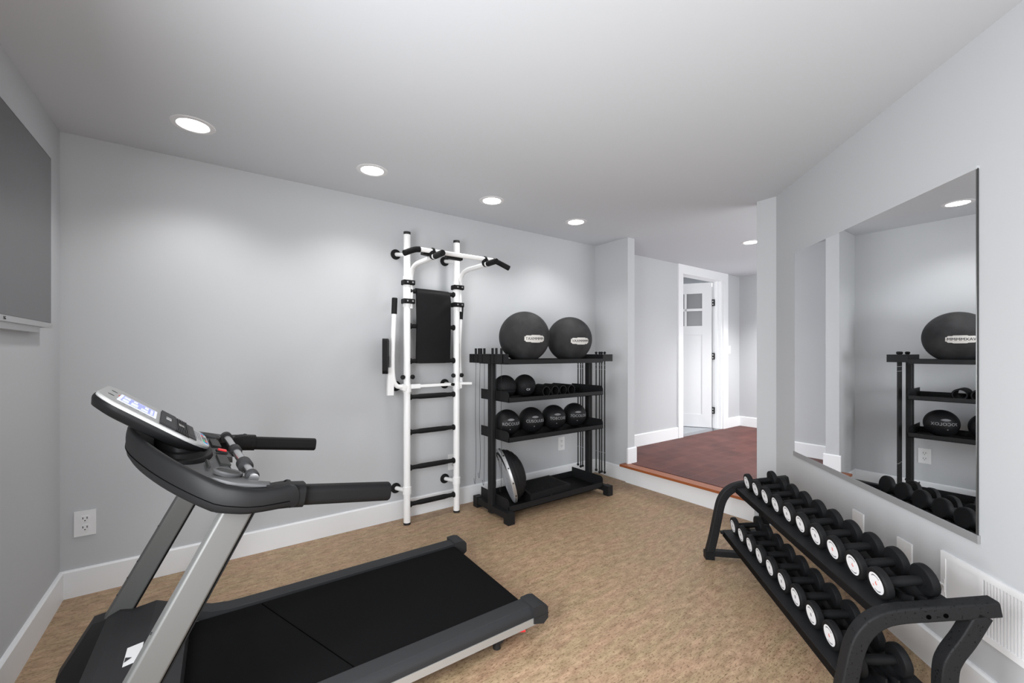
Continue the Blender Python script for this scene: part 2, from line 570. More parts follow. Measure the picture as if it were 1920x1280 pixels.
# ================================================================== wall fittings
def outlet(label, P, nrm, blank=False, w=0.084, h=0.132):
    """duplex outlet or blank plate centred at P on a wall whose outward normal is nrm"""
    n = V(nrm); rz = math.atan2(n.y, n.x) + PI/2          # local -Y is outward
    t = thing('outlet' if not blank else 'blank_wall_plate', label, 'wall outlet' if not blank else 'wall plate', V(P) - V((0, 0, h/2)), (0, 0, rz))
    X = ROOT[t.name]
    L = lambda lo, hi, b: box(b, (lo[0], lo[1], lo[2] + h/2), (hi[0], hi[1], hi[2] + h/2))
    bm = B(); L((-w/2, -0.007, -h/2), (w/2, 0, h/2), bm); obj('plate', bm, 'plate', t, bev=0.003, local=True)
    if not blank:
        for dz in (-0.024, 0.024):
            bm = B(); prism(bm, rrect(0.036, 0.034, 0.012), lambda a, c, k: (a, -k, c + dz + h/2), 0.006, 0.0095)
            s = obj('socket', bm, 'plate', t, local=True)
            bm = B()
            for dx in (-0.008, 0.008):
                L((dx - 0.0016, -0.0102, dz - 0.001), (dx + 0.0016, -0.009, dz + 0.010), bm)
            cyl(bm, (0, -0.009, dz - 0.009 + h/2), (0, -0.0102, dz - 0.009 + h/2), 0.003, 10)
            obj('slot', bm, 'dark', s, local=True)
        bm = B(); cyl(bm, (0, -0.006, h/2), (0, -0.0085, h/2), 0.003, 10)
        obj('screw', bm, 'ring', t, local=True)
    return t
outlet('white outlet on the grey back wall behind the treadmill uprights', (-0.54, YB, 0.378), (0, -1, 0))
outlet('white outlet on the back wall low behind the white ladder', (1.655, YB, 0.372), (0, -1, 0))
outlet('white outlet on the back wall seen under the ball rack shelves', (2.886, YB, 0.368), (0, -1, 0))
outlet('blank white wall plate low on the right wall, farther from the vent', WB(2.435, 0, 0.395), (-Q, Q, 0), True)
outlet('blank white wall plate low on the right wall, beside the vent', WB(2.12, 0, 0.385), (-Q, Q, 0), True)
t = thing('light_switch', 'white light switch on the hall wall beside the door casing', 'light switch', (6.235, YB, 1.27))
bm = B(); box(bm, (6.195, YB - 0.007, 1.27), (6.275, YB, 1.39)); obj('plate', bm, 'plate', t, bev=0.002)
bm = B(); box(bm, (6.222, YB - 0.012, 1.30), (6.248, YB - 0.006, 1.36)); obj('rocker', bm, 'plate', t, bev=0.002)

# return-air vent on the right wall, close to the camera
t = thing('wall_vent', 'white return air vent with vertical louvres low on the right wall', 'vent', WB(1.66, 0, 0.262), (0, 0, PI/4))
v0, v1, z0, z1 = 1.40, 1.925, 0.262, 0.50
vm = 1.757
bm = B()
for lo, hi in (((v0, 0, z0), (v1, 0.009, z0 + 0.024)), ((v0, 0, z1 - 0.024), (v1, 0.009, z1)), ((v0, 0, z0 + 0.024), (v0 + 0.022, 0.009, z1 - 0.024)), ((v1 - 0.022, 0, z0 + 0.024), (v1, 0.009, z1 - 0.024)), ((vm - 0.008, 0, z0 + 0.024), (vm + 0.008, 0.009, z1 - 0.024))):
    box(bm, lo, hi, XB)
obj('frame', bm, 'vent', t)
bm = B(); box(bm, (vm, 0.0, z0 + 0.02), (v1 - 0.02, 0.006, z1 - 0.02), XB); obj('access_panel', bm, 'vent', t)
bm = B(); box(bm, (v0 + 0.02, 0.0, z0 + 0.02), (vm, 0.002, z1 - 0.02), XB); obj('backing', bm, 'ventdark', t)
bm = B()
x = v0 + 0.028
while x < vm - 0.010:
    box(bm, (x - 0.0030, 0.002, z0 + 0.02), (x + 0.0030, 0.0075, z1 - 0.02), XB)
    x += 0.0115
obj('louvre', bm, 'vent', t)
bm = B(); box(bm, (1.898, 0.012, 0.345), (1.905, 0.016, 0.395), XB); cyl(bm, WB(1.90, 0.014, 0.372), WB(1.945, 0.024, 0.372), 0.005, 12)
obj('lever', bm, 'plate', t)

# mirror on the right wall
t = thing('wall_mirror', 'large frameless mirror on the grey right wall', 'mirror', WB(2.43, 0, 0.605), (0, 0, PI/4))
ma, mb = 1.771, 3.079
bm = B(); box(bm, (ma, 0.002, 0.622), (mb, 0.0065, 1.958), XB); obj('backing', bm, 'mirror_edge', t)
bm = B(); box(bm, (ma + 0.003, 0.0065, 0.625), (mb - 0.003, 0.0085, 1.955), XB); obj('glass', bm, 'mirror', t)
bm = B(); box(bm, (ma - 0.006, 0.0, 0.595), (mb + 0.012, 0.011, 0.625), XB); obj('channel', bm, 'strip', t)
bm = B(); box(bm, (ma, 0.0, 1.955), (mb + 0.004, 0.0095, 1.967), XB); obj('channel', bm, 'wall', t)

# television on the left wall
t = thing('television', 'large dark flat television mounted on the left wall', 'television', (XL, 2.2, 1.39))
bm = B(); box(bm, (XL + 0.006, 1.46, 1.402), (XL + 0.038, 2.822, 2.186)); tvb = obj('housing', bm, 'tvback', t, bev=0.003)
bm = B(); box(bm, (XL + 0.038, 1.466, 1.424), (XL + 0.0395, 2.816, 2.180)); obj('screen', bm, 'screen', t)
bm = B(); box(bm, (XL + 0.03, 1.46, 1.400), (XL + 0.043, 2.822, 1.422)); obj('bezel', bm, 'silver', t, bev=0.003)
bm = text_bm('LG', 0.017)
bmesh.ops.transform(bm, matrix=Matrix.Translation(V((XL + 0.0436, 2.262, 1.411))) @ Matrix.Rotation(PI/2, 4, 'Z') @ Matrix.Rotation(PI/2, 4, 'X'), verts=bm.verts)
obj('lettering', bm, 'blackink', t)
bm = B(); box(bm, (XL, 1.75, 1.375), (XL + 0.03, 2.70, 1.60)); obj('wall_mount', bm, 'silver', t)

# recessed downlights
def downlight(x, y, label, power):
    t = thing('recessed_light', label, 'ceiling light', (x, y, H), group='recessed ceiling lights')
    I = Matrix.Translation(V((x, y, H)))
    bm = B(); lathe(bm, [(0.066, -0.001), (0.070, -0.0045), (0.092, -0.003), (0.095, 0.0), (0.066, 0.0)], I, 40, closed=True); obj('trim_ring', bm, 'ring', t)
    bm = B(); lathe(bm, [(0, -0.002), (0.0665, -0.002), (0.0665, 0.0), (0, 0.0)], I, 40); obj('lens', bm, 'lens', t)
    l = bpy.data.lights.new('downlight', 'SPOT')
    l.energy = power
    l.spot_size = math.radians(130)
    l.spot_blend = 0.7
    l.shadow_soft_size = 0.06
    l.color = (1.0, 0.99, 0.975)
    o = bpy.data.objects.new('downlight_beam', l)
    o.location = (0, 0, -0.03)
    o.parent = t
    COL.objects.link(o)
for i, (x, lab) in enumerate(((-0.069, 'round recessed ceiling light nearest the television'), (0.833, 'round recessed ceiling light second along from the television'), (1.735, 'round recessed ceiling light above and right of the white ladder'), (2.62, 'round recessed ceiling light above the ball rack'))):
    downlight(x, 2.666, lab, LAMP_W)
downlight(4.582, 2.086, 'round recessed ceiling light in the hall', LAMP_W * 1.1)
downlight(5.9, 1.9, 'added unseen ceiling light farther down the hall', LAMP_W * 11.0)  # hidden lamp added to brighten the end of the hall

# ================================================================== white wall ladder (stall bars with pull-up bar and dip handles)
PX1, PX2, PY = 1.20, 1.618, 3.010
t = thing('wall_ladder', 'white steel wall ladder with black rungs, pull-up bar and hanging black backrest', 'wall bars', (1.41, PY, 0))
for px in (PX1, PX2):
    bm = B(); cyl(bm, (px, PY, 0.012), (px, PY, 2.175), 0.0255, 28)
    p = obj('post', bm, 'whitesteel', t)
    bm = B(); cyl(bm, (px, PY, 0), (px, PY, 0.016), 0.0262, 28); obj('foot_cap', bm, 'dark', p, bev=0.003)
    bm = B(); cyl(bm, (px, PY, 2.172), (px, PY, 2.192), 0.0262, 28); obj('end_cap', bm, 'dark', p, bev=0.004)
    bm = B(); cyl(bm, (px, PY, 1.63), (px, PY, 1.86), 0.0295, 28); obj('sleeve', bm, 'whitesteel', p, bev=0.002)
    for z in (0.255, 1.02):
        bm = B(); cyl(bm, (px, PY, z - 0.028), (px, PY, z + 0.028), 0.0310, 28); obj('collar', bm, 'whitesteel', p, bev=0.003)
    for z in (1.672, 1.812):
        bm = B(); bar(bm, [(px - 0.034, PY - 0.004, z), (px + 0.048, PY - 0.004, z)], 0.074, 0.036, 0.008)
        c = obj('clamp', bm, 'blackfoam', p)
        for dx in (-0.012, 0.028):
            bm = B(); cyl(bm, (px + dx, PY - 0.040, z), (px + dx, PY - 0.046, z), 0.007, 6)
            obj('bolt', bm, 'chrome', c)
    for dx in (-0.036, 0.03):
        bm = B(); lathe(bm, [(0, 0), (0.011, 0), (0.017, 0.004), (0.017, 0.018), (0.012, 0.024), (0, 0.024)], along((px + dx, PY - 0.012, 1.105), (math.copysign(0.5, dx), -1, 0)), 18)
        obj('knob', bm, 'blackfoam', p)
    for z, zw in ((2.02, 2.045), (1.02, 1.03), (0.25, 0.243)):
        bm = B(); tube(bm, [(px, PY, z), (px - 0.035, YB - 0.004, zw)], 0.0155, 16)
        w = obj('wall_bracket', bm, 'whitesteel', t)
        bm = B(); lathe(bm, [(0, 0), (0.039, 0), (0.039, 0.007), (0.034, 0.013), (0.020, 0.013), (0, 0.013)], along((px - 0.037, YB, zw), (0, -1, 0)), 28)
        obj('flange', bm, 'blackfoam', w)
for i, z in enumerate((1.752, 1.488, 1.224, 0.953, 0.688, 0.420, 0.146)):
    bm = B()
    xa, xb = PX1 + 0.022, PX2 - 0.022
    prof = [(0, 0), (0.023, 0), (0.023, 0.010), (0.0165, 0.016), (0.0165, 0.055), (0.0195, 0.085)]
    L = xb - xa
    prof = prof + [(r, L - h) for r, h in prof[::-1]]
    lathe(bm, prof, along((xa, PY, z), (1, 0, 0)), 20)
    obj('rung', bm, 'blackfoam', t)
# brace strip with adjusters behind the dip handles
bm = B(); bar(bm, [(PX1 + 0.02, PY - 0.004, 1.032), (PX2 - 0.02, PY - 0.004, 1.034)], 0.012, 0.022, 0.003)
br = obj('brace', bm, 'whitesteel', t)
bm = B(); bar(bm, [(PX1 + 0.02, PY - 0.008, 1.032), (PX1 + 0.10, PY - 0.008, 1.032)], 0.018, 0.034, 0.004); obj('adjuster', bm, 'whitesteel', br)
bm = B(); cyl(bm, (PX2 - 0.045, PY - 0.012, 1.034), (PX2 - 0.045, PY - 0.032, 1.034), 0.012, 14); obj('knob', bm, 'blackfoam', br)
# two arms reaching out to the pull-up bar
for px, e in ((PX1, -1), (PX2, 1)):
    ax = px + 0.028
    bm = B()
    tube(bm, spline([(ax, PY - 0.002, 1.62), (ax, PY - 0.002, 1.78), (ax, PY - 0.006, 1.86), (ax, PY - 0.045, 1.915), (ax, PY - 0.12, 1.937), (ax, PY - 0.26, 1.937), (ax, 2.575, 1.936)], 6), 0.0175, 18)
    a = obj('arm', bm, 'whitesteel', t)
    bm = B(); lathe(bm, [(0, 0), (0.0185, 0), (0.0205, 0.004), (0.0205, 0.112), (0.017, 0.118), (0, 0.118)], along((ax, 2.585, 1.936), (0.0, -1, 0.01)), 20)
    obj('grip', bm, 'blackfoam', a)
    bm = B(); lathe(bm, [(0.018, 0), (0.030, 0), (0.030, 0.014), (0.018, 0.014)], along((ax, 2.62, 1.948), (0, -1, 0)), 24, closed=True)
    lathe(bm, [(0.016, 0), (0.024, 0), (0.024, 0.014), (0.016, 0.014)], along((ax - 0.007, 2.622, 1.975), (1, 0, 0)), 24, closed=True)
    obj('ring_clamp', bm, 'blackfoam', a)
bm = B(); tube(bm, [(1.115, 2.622, 1.976), (1.735, 2.622, 1.976)], 0.0155, 18); pb = obj('pull_up_bar', bm, 'whitesteel', t)
bm = B(); tube(bm, spline([(1.135, 2.622, 1.976), (1.095, 2.622, 1.968), (1.02, 2.605, 1.932)], 5), 0.0195, 18); obj('grip', bm, 'blackfoam', pb)
bm = B(); tube(bm, spline([(1.715, 2.622, 1.976), (1.755, 2.615, 1.966), (1.845, 2.595, 1.928)], 5), 0.0195, 18); obj('grip', bm, 'blackfoam', pb)
for xa, xb in ((1.165, 1.245), (1.345, 1.465)):
    bm = B(); bar(bm, [(xa, 2.655, 1.962), (xb, 2.655, 1.957)], 0.05, 0.020, 0.006); obj('pad', bm, 'blackfoam', pb)
# black backrest hanging from the top rung
bm = B()
x0, x1 = 1.268, 1.546
top, bot = 1.775, 1.207
nx, nz = 24, 30
def bkp(i, j):
    u, v = i / nx, j / nz
    z = top + (bot - top) * v
    y = PY - 0.030 - 0.010 * math.sin(PI * min(1, v * 1.2)) - 0.007 * math.sin(PI * u)
    y -= 0.010 * math.exp(-((v - 0.16 - 0.45 * (1 - u)) / 0.06) ** 2) * (u ** 2)
    if v < 0.06: y += 0.030 * (1 - v / 0.06) ** 2
    z += 0.006 * (0.5 - u) * (1 - v)
    return V((x0 + (x1 - x0) * u, y, z))
fr = [[bm.verts.new(bkp(i, j)) for i in range(nx + 1)] for j in range(nz + 1)]
bk = [[bm.verts.new(bkp(i, j) * 1 + V((0, 0.030 if j > 1 else 0.022 + 0.008*j, 0))) for i in range(nx + 1)] for j in range(nz + 1)]
for j in range(nz):
    for i in range(nx):
        bm.faces.new((fr[j][i], fr[j][i+1], fr[j+1][i+1], fr[j+1][i]))
        bm.faces.new((bk[j][i], bk[j+1][i], bk[j+1][i+1], bk[j][i+1]))
for j in range(nz):
    bm.faces.new((fr[j][0], fr[j+1][0], bk[j+1][0], bk[j][0]))
    bm.faces.new((fr[j][nx], bk[j][nx], bk[j+1][nx], fr[j+1][nx]))
for i in range(nx):
    bm.faces.new((fr[0][i], bk[0][i], bk[0][i+1], fr[0][i+1]))
    bm.faces.new((fr[nz][i], fr[nz][i+1], bk[nz][i+1], bk[nz][i]))
o = obj('backrest', bm, 'vinyl', t); o['label'] = 'black padded backrest'
# dip handles
def dip(px, pts, g0, g1, foot, pad, fs=(0.030, 0.046)):
    bm = B(); tube(bm, spline(pts, 6), 0.0165, 16)
    bar(bm, [(px + math.copysign(0.02, pts[-1][0] - px), PY - 0.02, 1.02), pts[0]], 0.030, 0.046, 0.005)
    d = obj('dip_handle', bm, 'whitesteel', t)
    bm = B(); lathe(bm, [(0, 0), (0.019, 0), (0.0205, 0.003), (0.0205, 0.112), (0.017, 0.118), (0, 0.118)], along(g0, V(g1) - V(g0)), 18); obj('grip', bm, 'blackfoam', d)
    bm = B(); bar(bm, foot, fs[0], fs[1], 0.004); obj('stop', bm, 'whitesteel', d)
    bm = B()
    (cx, cy, cz), (w, dth, h), rz = pad
    X = Matrix.Translation(V((cx, cy, cz))) @ Matrix.Rotation(rz, 4, 'Z')
    prism(bm, rrect(w, h, 0.03, 5), lambda a, b, k: X @ V((a, k, b)), -dth/2, dth/2)
    obj('arm_pad', bm, 'vinyl', d, bev=0.008)
    return d
dip(PX1, [(1.150, 2.985, 1.035), (1.110, 2.985, 1.045), (1.085, 2.985, 1.10), (1.079, 2.985, 1.25), (1.092, 2.985, 1.585)], (1.0915, 2.985, 1.57), (1.096, 2.985, 1.69), [(1.066, 2.985, 1.18), (1.062, 2.985, 0.978)], ((1.035, 3.00, 1.262), (0.24, 0.036, 0.25), math.radians(68)))
dip(PX2, [(1.655, 3.015, 1.03), (1.662, 3.02, 1.06), (1.658, 3.03, 1.15), (1.655, 3.035, 1.30), (1.662, 3.025, 1.565)], (1.661, 3.025, 1.56), (1.667, 3.02, 1.69), [(1.645, 2.985, 1.040), (1.700, 2.975, 1.037), (1.735, 2.970, 1.036)], ((1.645, 3.055, 1.265), (0.13, 0.03, 0.24), math.radians(68)), (0.020, 0.020))

# ================================================================== ball rack
RX0, RX1, RY0, RY1 = 1.845, 2.895, 2.60, 3.00
t = thing('ball_rack', 'black steel four-shelf ball rack against the grey back wall', 'storage rack', ((RX0 + RX1)/2, 2.8, 0))
for xa, xb in ((RX0 - 0.046, RX0), (RX1, RX1 + 0.046)):
    bm = B(); X = Matrix.Identity(4)
    prism(bm, rrect(xb - xa, 0.062, 0.012, 4), lambda a, b, h: ((xa + xb)/2 + a, 2.80 + b, h), 0.018, 1.212); obj('post', bm, 'rack', t)
    cx = (xa + xb) / 2
    bm = B(); box(bm, (cx - 0.022, 2.56, 0.035), (cx + 0.030, 3.03, 0.082)); ft = obj('foot_bar', bm, 'rack', t, bev=0.004)
    for y in (2.535, 2.985):
        bm = B(); box(bm, (cx - 0.026, y, 0.0), (cx + 0.034, y + 0.062, 0.088)); obj('foot', bm, 'rack', ft, bev=0.005)
def shelf(z, lip, plate, floorz):
    """steel tray: floor, front and back lips, two end plates with a cut corner"""
    bm = B()
    box(bm, (RX0, RY0, z), (RX1, RY1, floorz))
    box(bm, (RX0, RY0, z), (RX1, RY0 + 0.004, z + lip))
    box(bm, (RX0, RY1 - 0.004, z), (RX1, RY1, z + plate * 0.6))
    s = obj('shelf', bm, 'rack', t)
    for x in (RX0, RX1 - 0.004):
        r = 0.03
        pl = [(RY0, z), (RY1, z), (RY1, z + plate), (RY0 + r, z + plate)] + [(RY0 + r - r * math.sin(a), z + plate - r + r * math.cos(a)) for a in (PI/8, PI/4, 3*PI/8, PI/2)]
        bm = B(); prism(bm, pl, lambda a, b, h: (h, a, b), x, x + 0.004); obj('end_plate', bm, 'rack', s)
    bm = B(); box(bm, (RX0 + 0.006, RY0 + 0.006, floorz), (RX1 - 0.006, RY1 - 0.006, floorz + 0.002)); obj('liner', bm, 'rackin', s)
shelf(0.065, 0.048, 0.100, 0.069)
shelf(0.600, 0.036, 0.082, 0.604)
shelf(0.905, 0.034, 0.082, 0.909)
# top shelf with the slotted holders at both ends
bm = B(); box(bm, (RX0 - 0.02, RY0 + 0.004, 1.197), (RX1, RY1 - 0.004, 1.203)); box(bm, (RX0, RY0, 1.197), (RX1, RY0 + 0.004, 1.234)); box(bm, (RX0, RY1 - 0.004, 1.197), (RX1, RY1, 1.235))
top = obj('shelf', bm, 'rack', t)
bm = B(); box(bm, (RX0 + 0.006, RY0 + 0.006, 1.203), (RX1 - 0.006, RY1 - 0.006, 1.205)); obj('liner', bm, 'rackin', top)
TY = [2.93, 2.865, 2.80, 2.672, 2.616, 2.565]
TX = [1.752, 1.752, 1.752, 1.752, 1.752, 1.790]
TY = [2.930, 2.865, 2.800, 2.682, 2.630, 2.618]
bm = B()
hx0, hx1, zt0, zt1 = 1.732, RX0, 1.206, 1.277
edges = [RY0] + sum([[y - 0.005, y + 0.005] for y in sorted(TY[:5])], []) + [RY1]
for a, b in zip(edges[::2], edges[1::2]):
    box(bm, (hx0, a, zt0), (1.775, b, zt1))
box(bm, (1.775, RY0, zt0), (1.785, RY1, zt1)); box(bm, (1.795, RY0, zt0), (hx1, RY1, zt1)); box(bm, (1.785, RY0 + 0.04, zt0), (1.795, RY1, zt1))
lh = obj('slotted_holder', bm, 'rack', t)
bm = B()
box(bm, (RX1, RY0, 1.208), (2.954, RY1, 1.272)); box(bm, (2.970, RY0, 1.208), (RX1 + 0.13, RY1, 1.272))
for y in (RY0, 2.715, 2.80, 2.960): box(bm, (2.954, y, 1.208), (2.970, {RY0: 2.63, 2.715: 2.73, 2.80: 2.910, 2.960: 2.972}[y], 1.272))
obj('slotted_holder', bm, 'rack', t)

# balance dome on the bottom shelf, leaning on the left end
c = V((1.968, 2.78, 0.296)); ax = V((-0.885, 0.36, -0.27)).normalized()
t = thing('balance_dome', 'half-round balance dome trainer standing on edge on the bottom shelf', 'balance trainer', (2.0, 2.77, 0.071))
X = along(c, ax)
bm = B()
pr = [(0, -0.135)]
R0 = 0.205
for k in range(1, 19):
    a = PI/2 * k / 18
    r, h = R0 * math.sin(a), -0.135 * math.cos(a)
    pr += [(r, h)] if k % 3 else [(r - 0.005, h), (r + 0.001, h + 0.004)]
pr += [(R0, 0.0), (0, 0.0)]
lathe(bm, pr, X, 64); obj('dome', bm, 'rubber', t, ang=50)
bm = B(); lathe(bm, [(0, 0.0), (0.212, 0.0), (0.219, 0.006), (0.219, 0.020), (0.213, 0.026), (0.185, 0.026), (0.17, 0.018), (0, 0.018)], X, 64); pl = obj('platform', bm, 'bosuwhite', t)
bm = B(); lathe(bm, [(0.219, 0.002), (0.2225, 0.004), (0.2225, 0.022), (0.219, 0.024)], X, 64, closed=True); rim = obj('rim', bm, 'silver', t)
for k in range(12):
    a = 2 * PI * k / 12
    bm = B(); p = X @ V((0.2215 * math.cos(a), 0.2215 * math.sin(a), 0.013)); q = X @ V((0.226 * math.cos(a), 0.226 * math.sin(a), 0.013)); cyl(bm, p, q, 0.006, 10); obj('rivet', bm, 'dark', rim)
bm = B(); tube(bm, [X @ V((0.16 * math.cos(a), 0.10 * math.sin(a) + 0.09, 0.022 + 0.012 * math.sin(PI * k / 12))) for k, a in enumerate([PI * j / 12 for j in range(13)])], 0.006, 10); obj('carry_handle', bm, 'rubber', pl)

# balance pad
t = thing('balance_pad', 'thick black studded foam balance pad lying on the bottom shelf', 'balance pad', (2.33, 2.79, 0.071))
bm = B(); prism(bm, [(2.075, 2.625), (2.535, 2.645), (2.555, 2.955), (2.165, 2.95)], lambda a, b, h: (a, b, h), 0.0715, 0.150); obj('pad', bm, 'rubber', t, bev=0.014)
bm = B()
for i in range(26):
    for j in range(15):
        u, v = (i + 0.5) / 26, (j + 0.5) / 15
        a = V((2.105, 2.65)).lerp(V((2.515, 2.668)), u); b = V((2.185, 2.93)).lerp(V((2.53, 2.935)), u)
        p = a.lerp(b, v)
        box(bm, (p.x - 0.0045, p.y - 0.0045, 0.149), (p.x + 0.0045, p.y + 0.0045, 0.153))
o = obj('studs', bm, 'rubber', t); o['kind'] = 'stuff'
bm = B(); cyl(bm, (2.30, 2.628, 0.108), (2.30, 2.633, 0.108), 0.008, 12); obj('valve', bm, 'dark', t)

# ---- balls
def wrap(bm, c, r, yaw, pitch, lift=0.0006):
    """bends flat lettering (x right, y up) onto a sphere, facing yaw/pitch"""
    cp, sp = math.cos(pitch), math.sin(pitch)
    n = V((math.cos(yaw) * cp, math.sin(yaw) * cp, sp))
    e = V((-math.sin(yaw), math.cos(yaw), 0))
    u = n.cross(e)
    for v in bm.verts:
        a, b = v.co.x / r, v.co.y / r
        d = n * (math.cos(a) * math.cos(b)) + e * (math.sin(a) * math.cos(b)) + u * math.sin(b)
        v.co = V(c) + d * (r + lift + (0.0008 if v.co.z > 0 else 0))
    return bm
def subdiv_plate(outline_fn, w, h, n=24, m=6):
    bm = B()
    g = [[bm.verts.new((w * (i / n - 0.5), h * (j / m - 0.5) * outline_fn(i / n), 0)) for i in range(n + 1)] for j in range(m + 1)]
    for j in range(m):
        for i in range(n):
            bm.faces.new((g[j][i], g[j][i+1], g[j+1][i+1], g[j+1][i]))
    return bm
def face_cam(c, side=0.0):
    return math.atan2(-c[1], -c[0]) + side

for c, r, lab, txt, sd in (((2.125, 2.77, 1.4175), 0.2115, 'large dark grey exercise ball on the left of the top shelf', 'TAXMMMM', 0.42), ((2.640, 2.77, 1.4075), 0.2015, 'large dark grey exercise ball on the right of the top shelf', 'VAXMMMM', 0.50)):
    t = thing('exercise_ball', lab, 'exercise ball', (c[0], c[1], c[2] - r), group='exercise balls on the rack')
    bm = B(); sphere(bm, c, r, 64, 40); obj('ball', bm, 'bigball', t)
    yaw = face_cam(c, sd)
    pit = -0.10
    bm = subdiv_plate(lambda u: (0.55 if u < 0.06 or u > 0.94 else 0.85 if (u < 0.3 or u > 0.75) else 1.0), 0.175, 0.060); wrap(bm, c, r, yaw, pit, 0.0008); bg = obj('badge', bm, 'badge', t)
    bm = text_bm(txt, 0.031); wrap(bm, c, r, yaw, pit, 0.0022); obj('lettering', bm, 'blackink', bg)
# medicine balls on the third shelf
MB_ = [((1.968, 2.80, 0.7153), 'ROCOULIV', 'black medicine ball, farthest left of the four beside the rack post'), ((2.222, 2.80, 0.7153), 'CUSOUUDE', 'black medicine ball, second of the four from the left'), ((2.476, 2.80, 0.7153), 'TOECOXE', 'black medicine ball, third of the four from the left'), ((2.730, 2.80, 0.7153), '7OCOLOX', 'black medicine ball, farthest right of the four on its shelf')]
for c, txt, lab in MB_:
    r = 0.1085
    t = thing('medicine_ball', lab, 'medicine ball', (c[0], c[1], c[2] - r), group='medicine balls on the rack')
    bm = B(); sphere(bm, c, r, 48, 30); obj('ball', bm, 'medball', t)
    yaw = face_cam(c, 0.36)
    bm = subdiv_plate(lambda u: max(0.05, math.sin(PI * u)) ** 0.7, 0.062, 0.020); wrap(bm, c, r, yaw, 0.36); bd = obj('badge', bm, 'greyink', t)
    bm = text_bm('LAMMM', 0.012); wrap(bm, c, r, yaw, 0.36, 0.0012); obj('lettering', bm, 'medink', bd)
    bm = text_bm(txt, 0.034); wrap(bm, c, r, yaw + 0.08, 0.04); o = obj('lettering', bm, 'medink', t)
    bm = subdiv_plate(lambda u: max(0.05, math.sin(PI * u)) ** 0.5, 0.010, 0.010, 10, 4); wrap(bm, c, r, yaw - 0.1, -0.36); obj('valve', bm, 'greyink', t)
# two small ribbed balls and four foam rollers on the second shelf
for c, r, lab, k in (((1.968, 2.83, 1.0075), 0.0955, 'small black ribbed ball with a level seam, next to the rack post', 0), ((2.182, 2.84, 1.0070), 0.095, 'small black ribbed ball with a white mark, next to the foam rollers', 1)):
    t = thing('ribbed_ball', lab, 'ball', (c[0], c[1], c[2] - r), group='ribbed balls on the rack')
    bm = B()
    if k == 0: f = lambda ph, th: 1 - 0.022 * (abs(math.sin(7 * (ph + 0.9 * math.cos(th)))) < 0.13) - 0.03 * (abs(th - 1.85) < 0.05)
    else: f = lambda ph, th: 1 - 0.022 * (abs(math.sin(8 * (ph + 0.35 * math.cos(th)))) < 0.13)
    sphere(bm, c, r, 160, 60, f); obj('ball', bm, 'rubber', t, ang=60)
    if k:
        yaw = face_cam(c, 0.35)
        bm = text_bm('CX', 0.024); wrap(bm, c, r, yaw, -0.28, 0.001); obj('mark', bm, 'dbwhite', t)
for i, x in enumerate((2.325, 2.424, 2.516, 2.618)):
    lab = ['black hollow foam roller, beside the ribbed ball on its shelf', 'black hollow foam roller, second from the ribbed balls', 'black hollow foam roller, third from the ribbed balls', 'black hollow foam roller, farthest from the ribbed balls'][i]
    R = 0.0465
    t = thing('foam_roller', lab, 'foam roller', (x, 2.80, 0.9115), group='foam rollers on the rack')
    bm = B(); lathe(bm, [(0.037, 0), (R - 0.002, 0), (R, 0.003), (R, 0.237), (R - 0.002, 0.24), (0.037, 0.24)], along((x, 2.72, 0.9120 + R), (0, 1, 0)), 36, closed=True); obj('tube', bm, 'rackin', t)
    bm = B(); lathe(bm, [(0.0372, 0), (0.0405, 0), (0.0405, 0.002), (0.0372, 0.002)], along((x, 2.718, 0.9120 + R), (0, 1, 0)), 36, closed=True); obj('end_ring', bm, 'tmgrey', t)
# resistance tubes hanging from the left holder
tl = ['closest to the back wall', 'with the fat double handle', 'third from the back wall', 'fourth from the back wall', 'second closest to the room', 'at the front corner of the rack']
for i, y in enumerate(TY):
    t = thing('resistance_tube', 'black resistance tube hung from the slotted holder, ' + tl[i], 'resistance band', (TX[i], y, 0.2), group='resistance tubes on the rack')
    r = 0.0095 if i != 1 else 0.018
    bm = B(); cyl(bm, (TX[i], y, 1.2775), (TX[i], y, 1.322), r, 16); obj('handle', bm, 'blackfoam', t, bev=0.002)
    bm = B(); e = random.uniform(-0.01, 0.01)
    zb = (0.24, 0.30, 0.26, 0.22, 0.27, 0.25)[i]
    tube(bm, spline([(TX[i], y, 1.280), (TX[i], y, 1.19), (TX[i] - 0.002 + e, y + e, 0.8), (TX[i] - e, y - e, 0.45), (TX[i], y + 0.008, zb), (TX[i], y + 0.022, zb - 0.012), (TX[i], y + 0.030, zb + 0.02)], 6), 0.0014, 6); obj('cord', bm, 'blackfoam', t)
# long bars with ball ends in the right holder
bl = ['nearest the room', 'second from the room', 'third from the room', 'fourth from the room', 'third from the wall', 'second from the wall', 'nearest the back wall']
for i, (x, y) in enumerate(((2.962, 2.640), (2.962, 2.676), (2.962, 2.702), (2.962, 2.745), (2.962, 2.922), (2.962, 2.949), (2.962, 2.985))):
    t = thing('weighted_bar', 'black thin bar with ball ends hung on the rack, ' + bl[i], 'exercise bar', (x, y, 0.165), group='thin bars on the rack')
    zb = 0.168 - 0.012 * (i in (2, 5))
    bm = B(); cyl(bm, (x, y, zb + 0.02), (x, y, 1.28), 0.0060, 12); obj('shaft', bm, 'rack', t)
    for z in (zb + 0.012, 1.2855):
        bm = B(); sphere(bm, (x, y, z), 0.0125, 16, 10); obj('ball_end', bm, 'blackfoam', t)
    for z in (0.36, 1.13, 1.17):
        bm = B(); cyl(bm, (x, y, z), (x, y, z + 0.004), 0.0066, 12); obj('band', bm, 'medink', t)

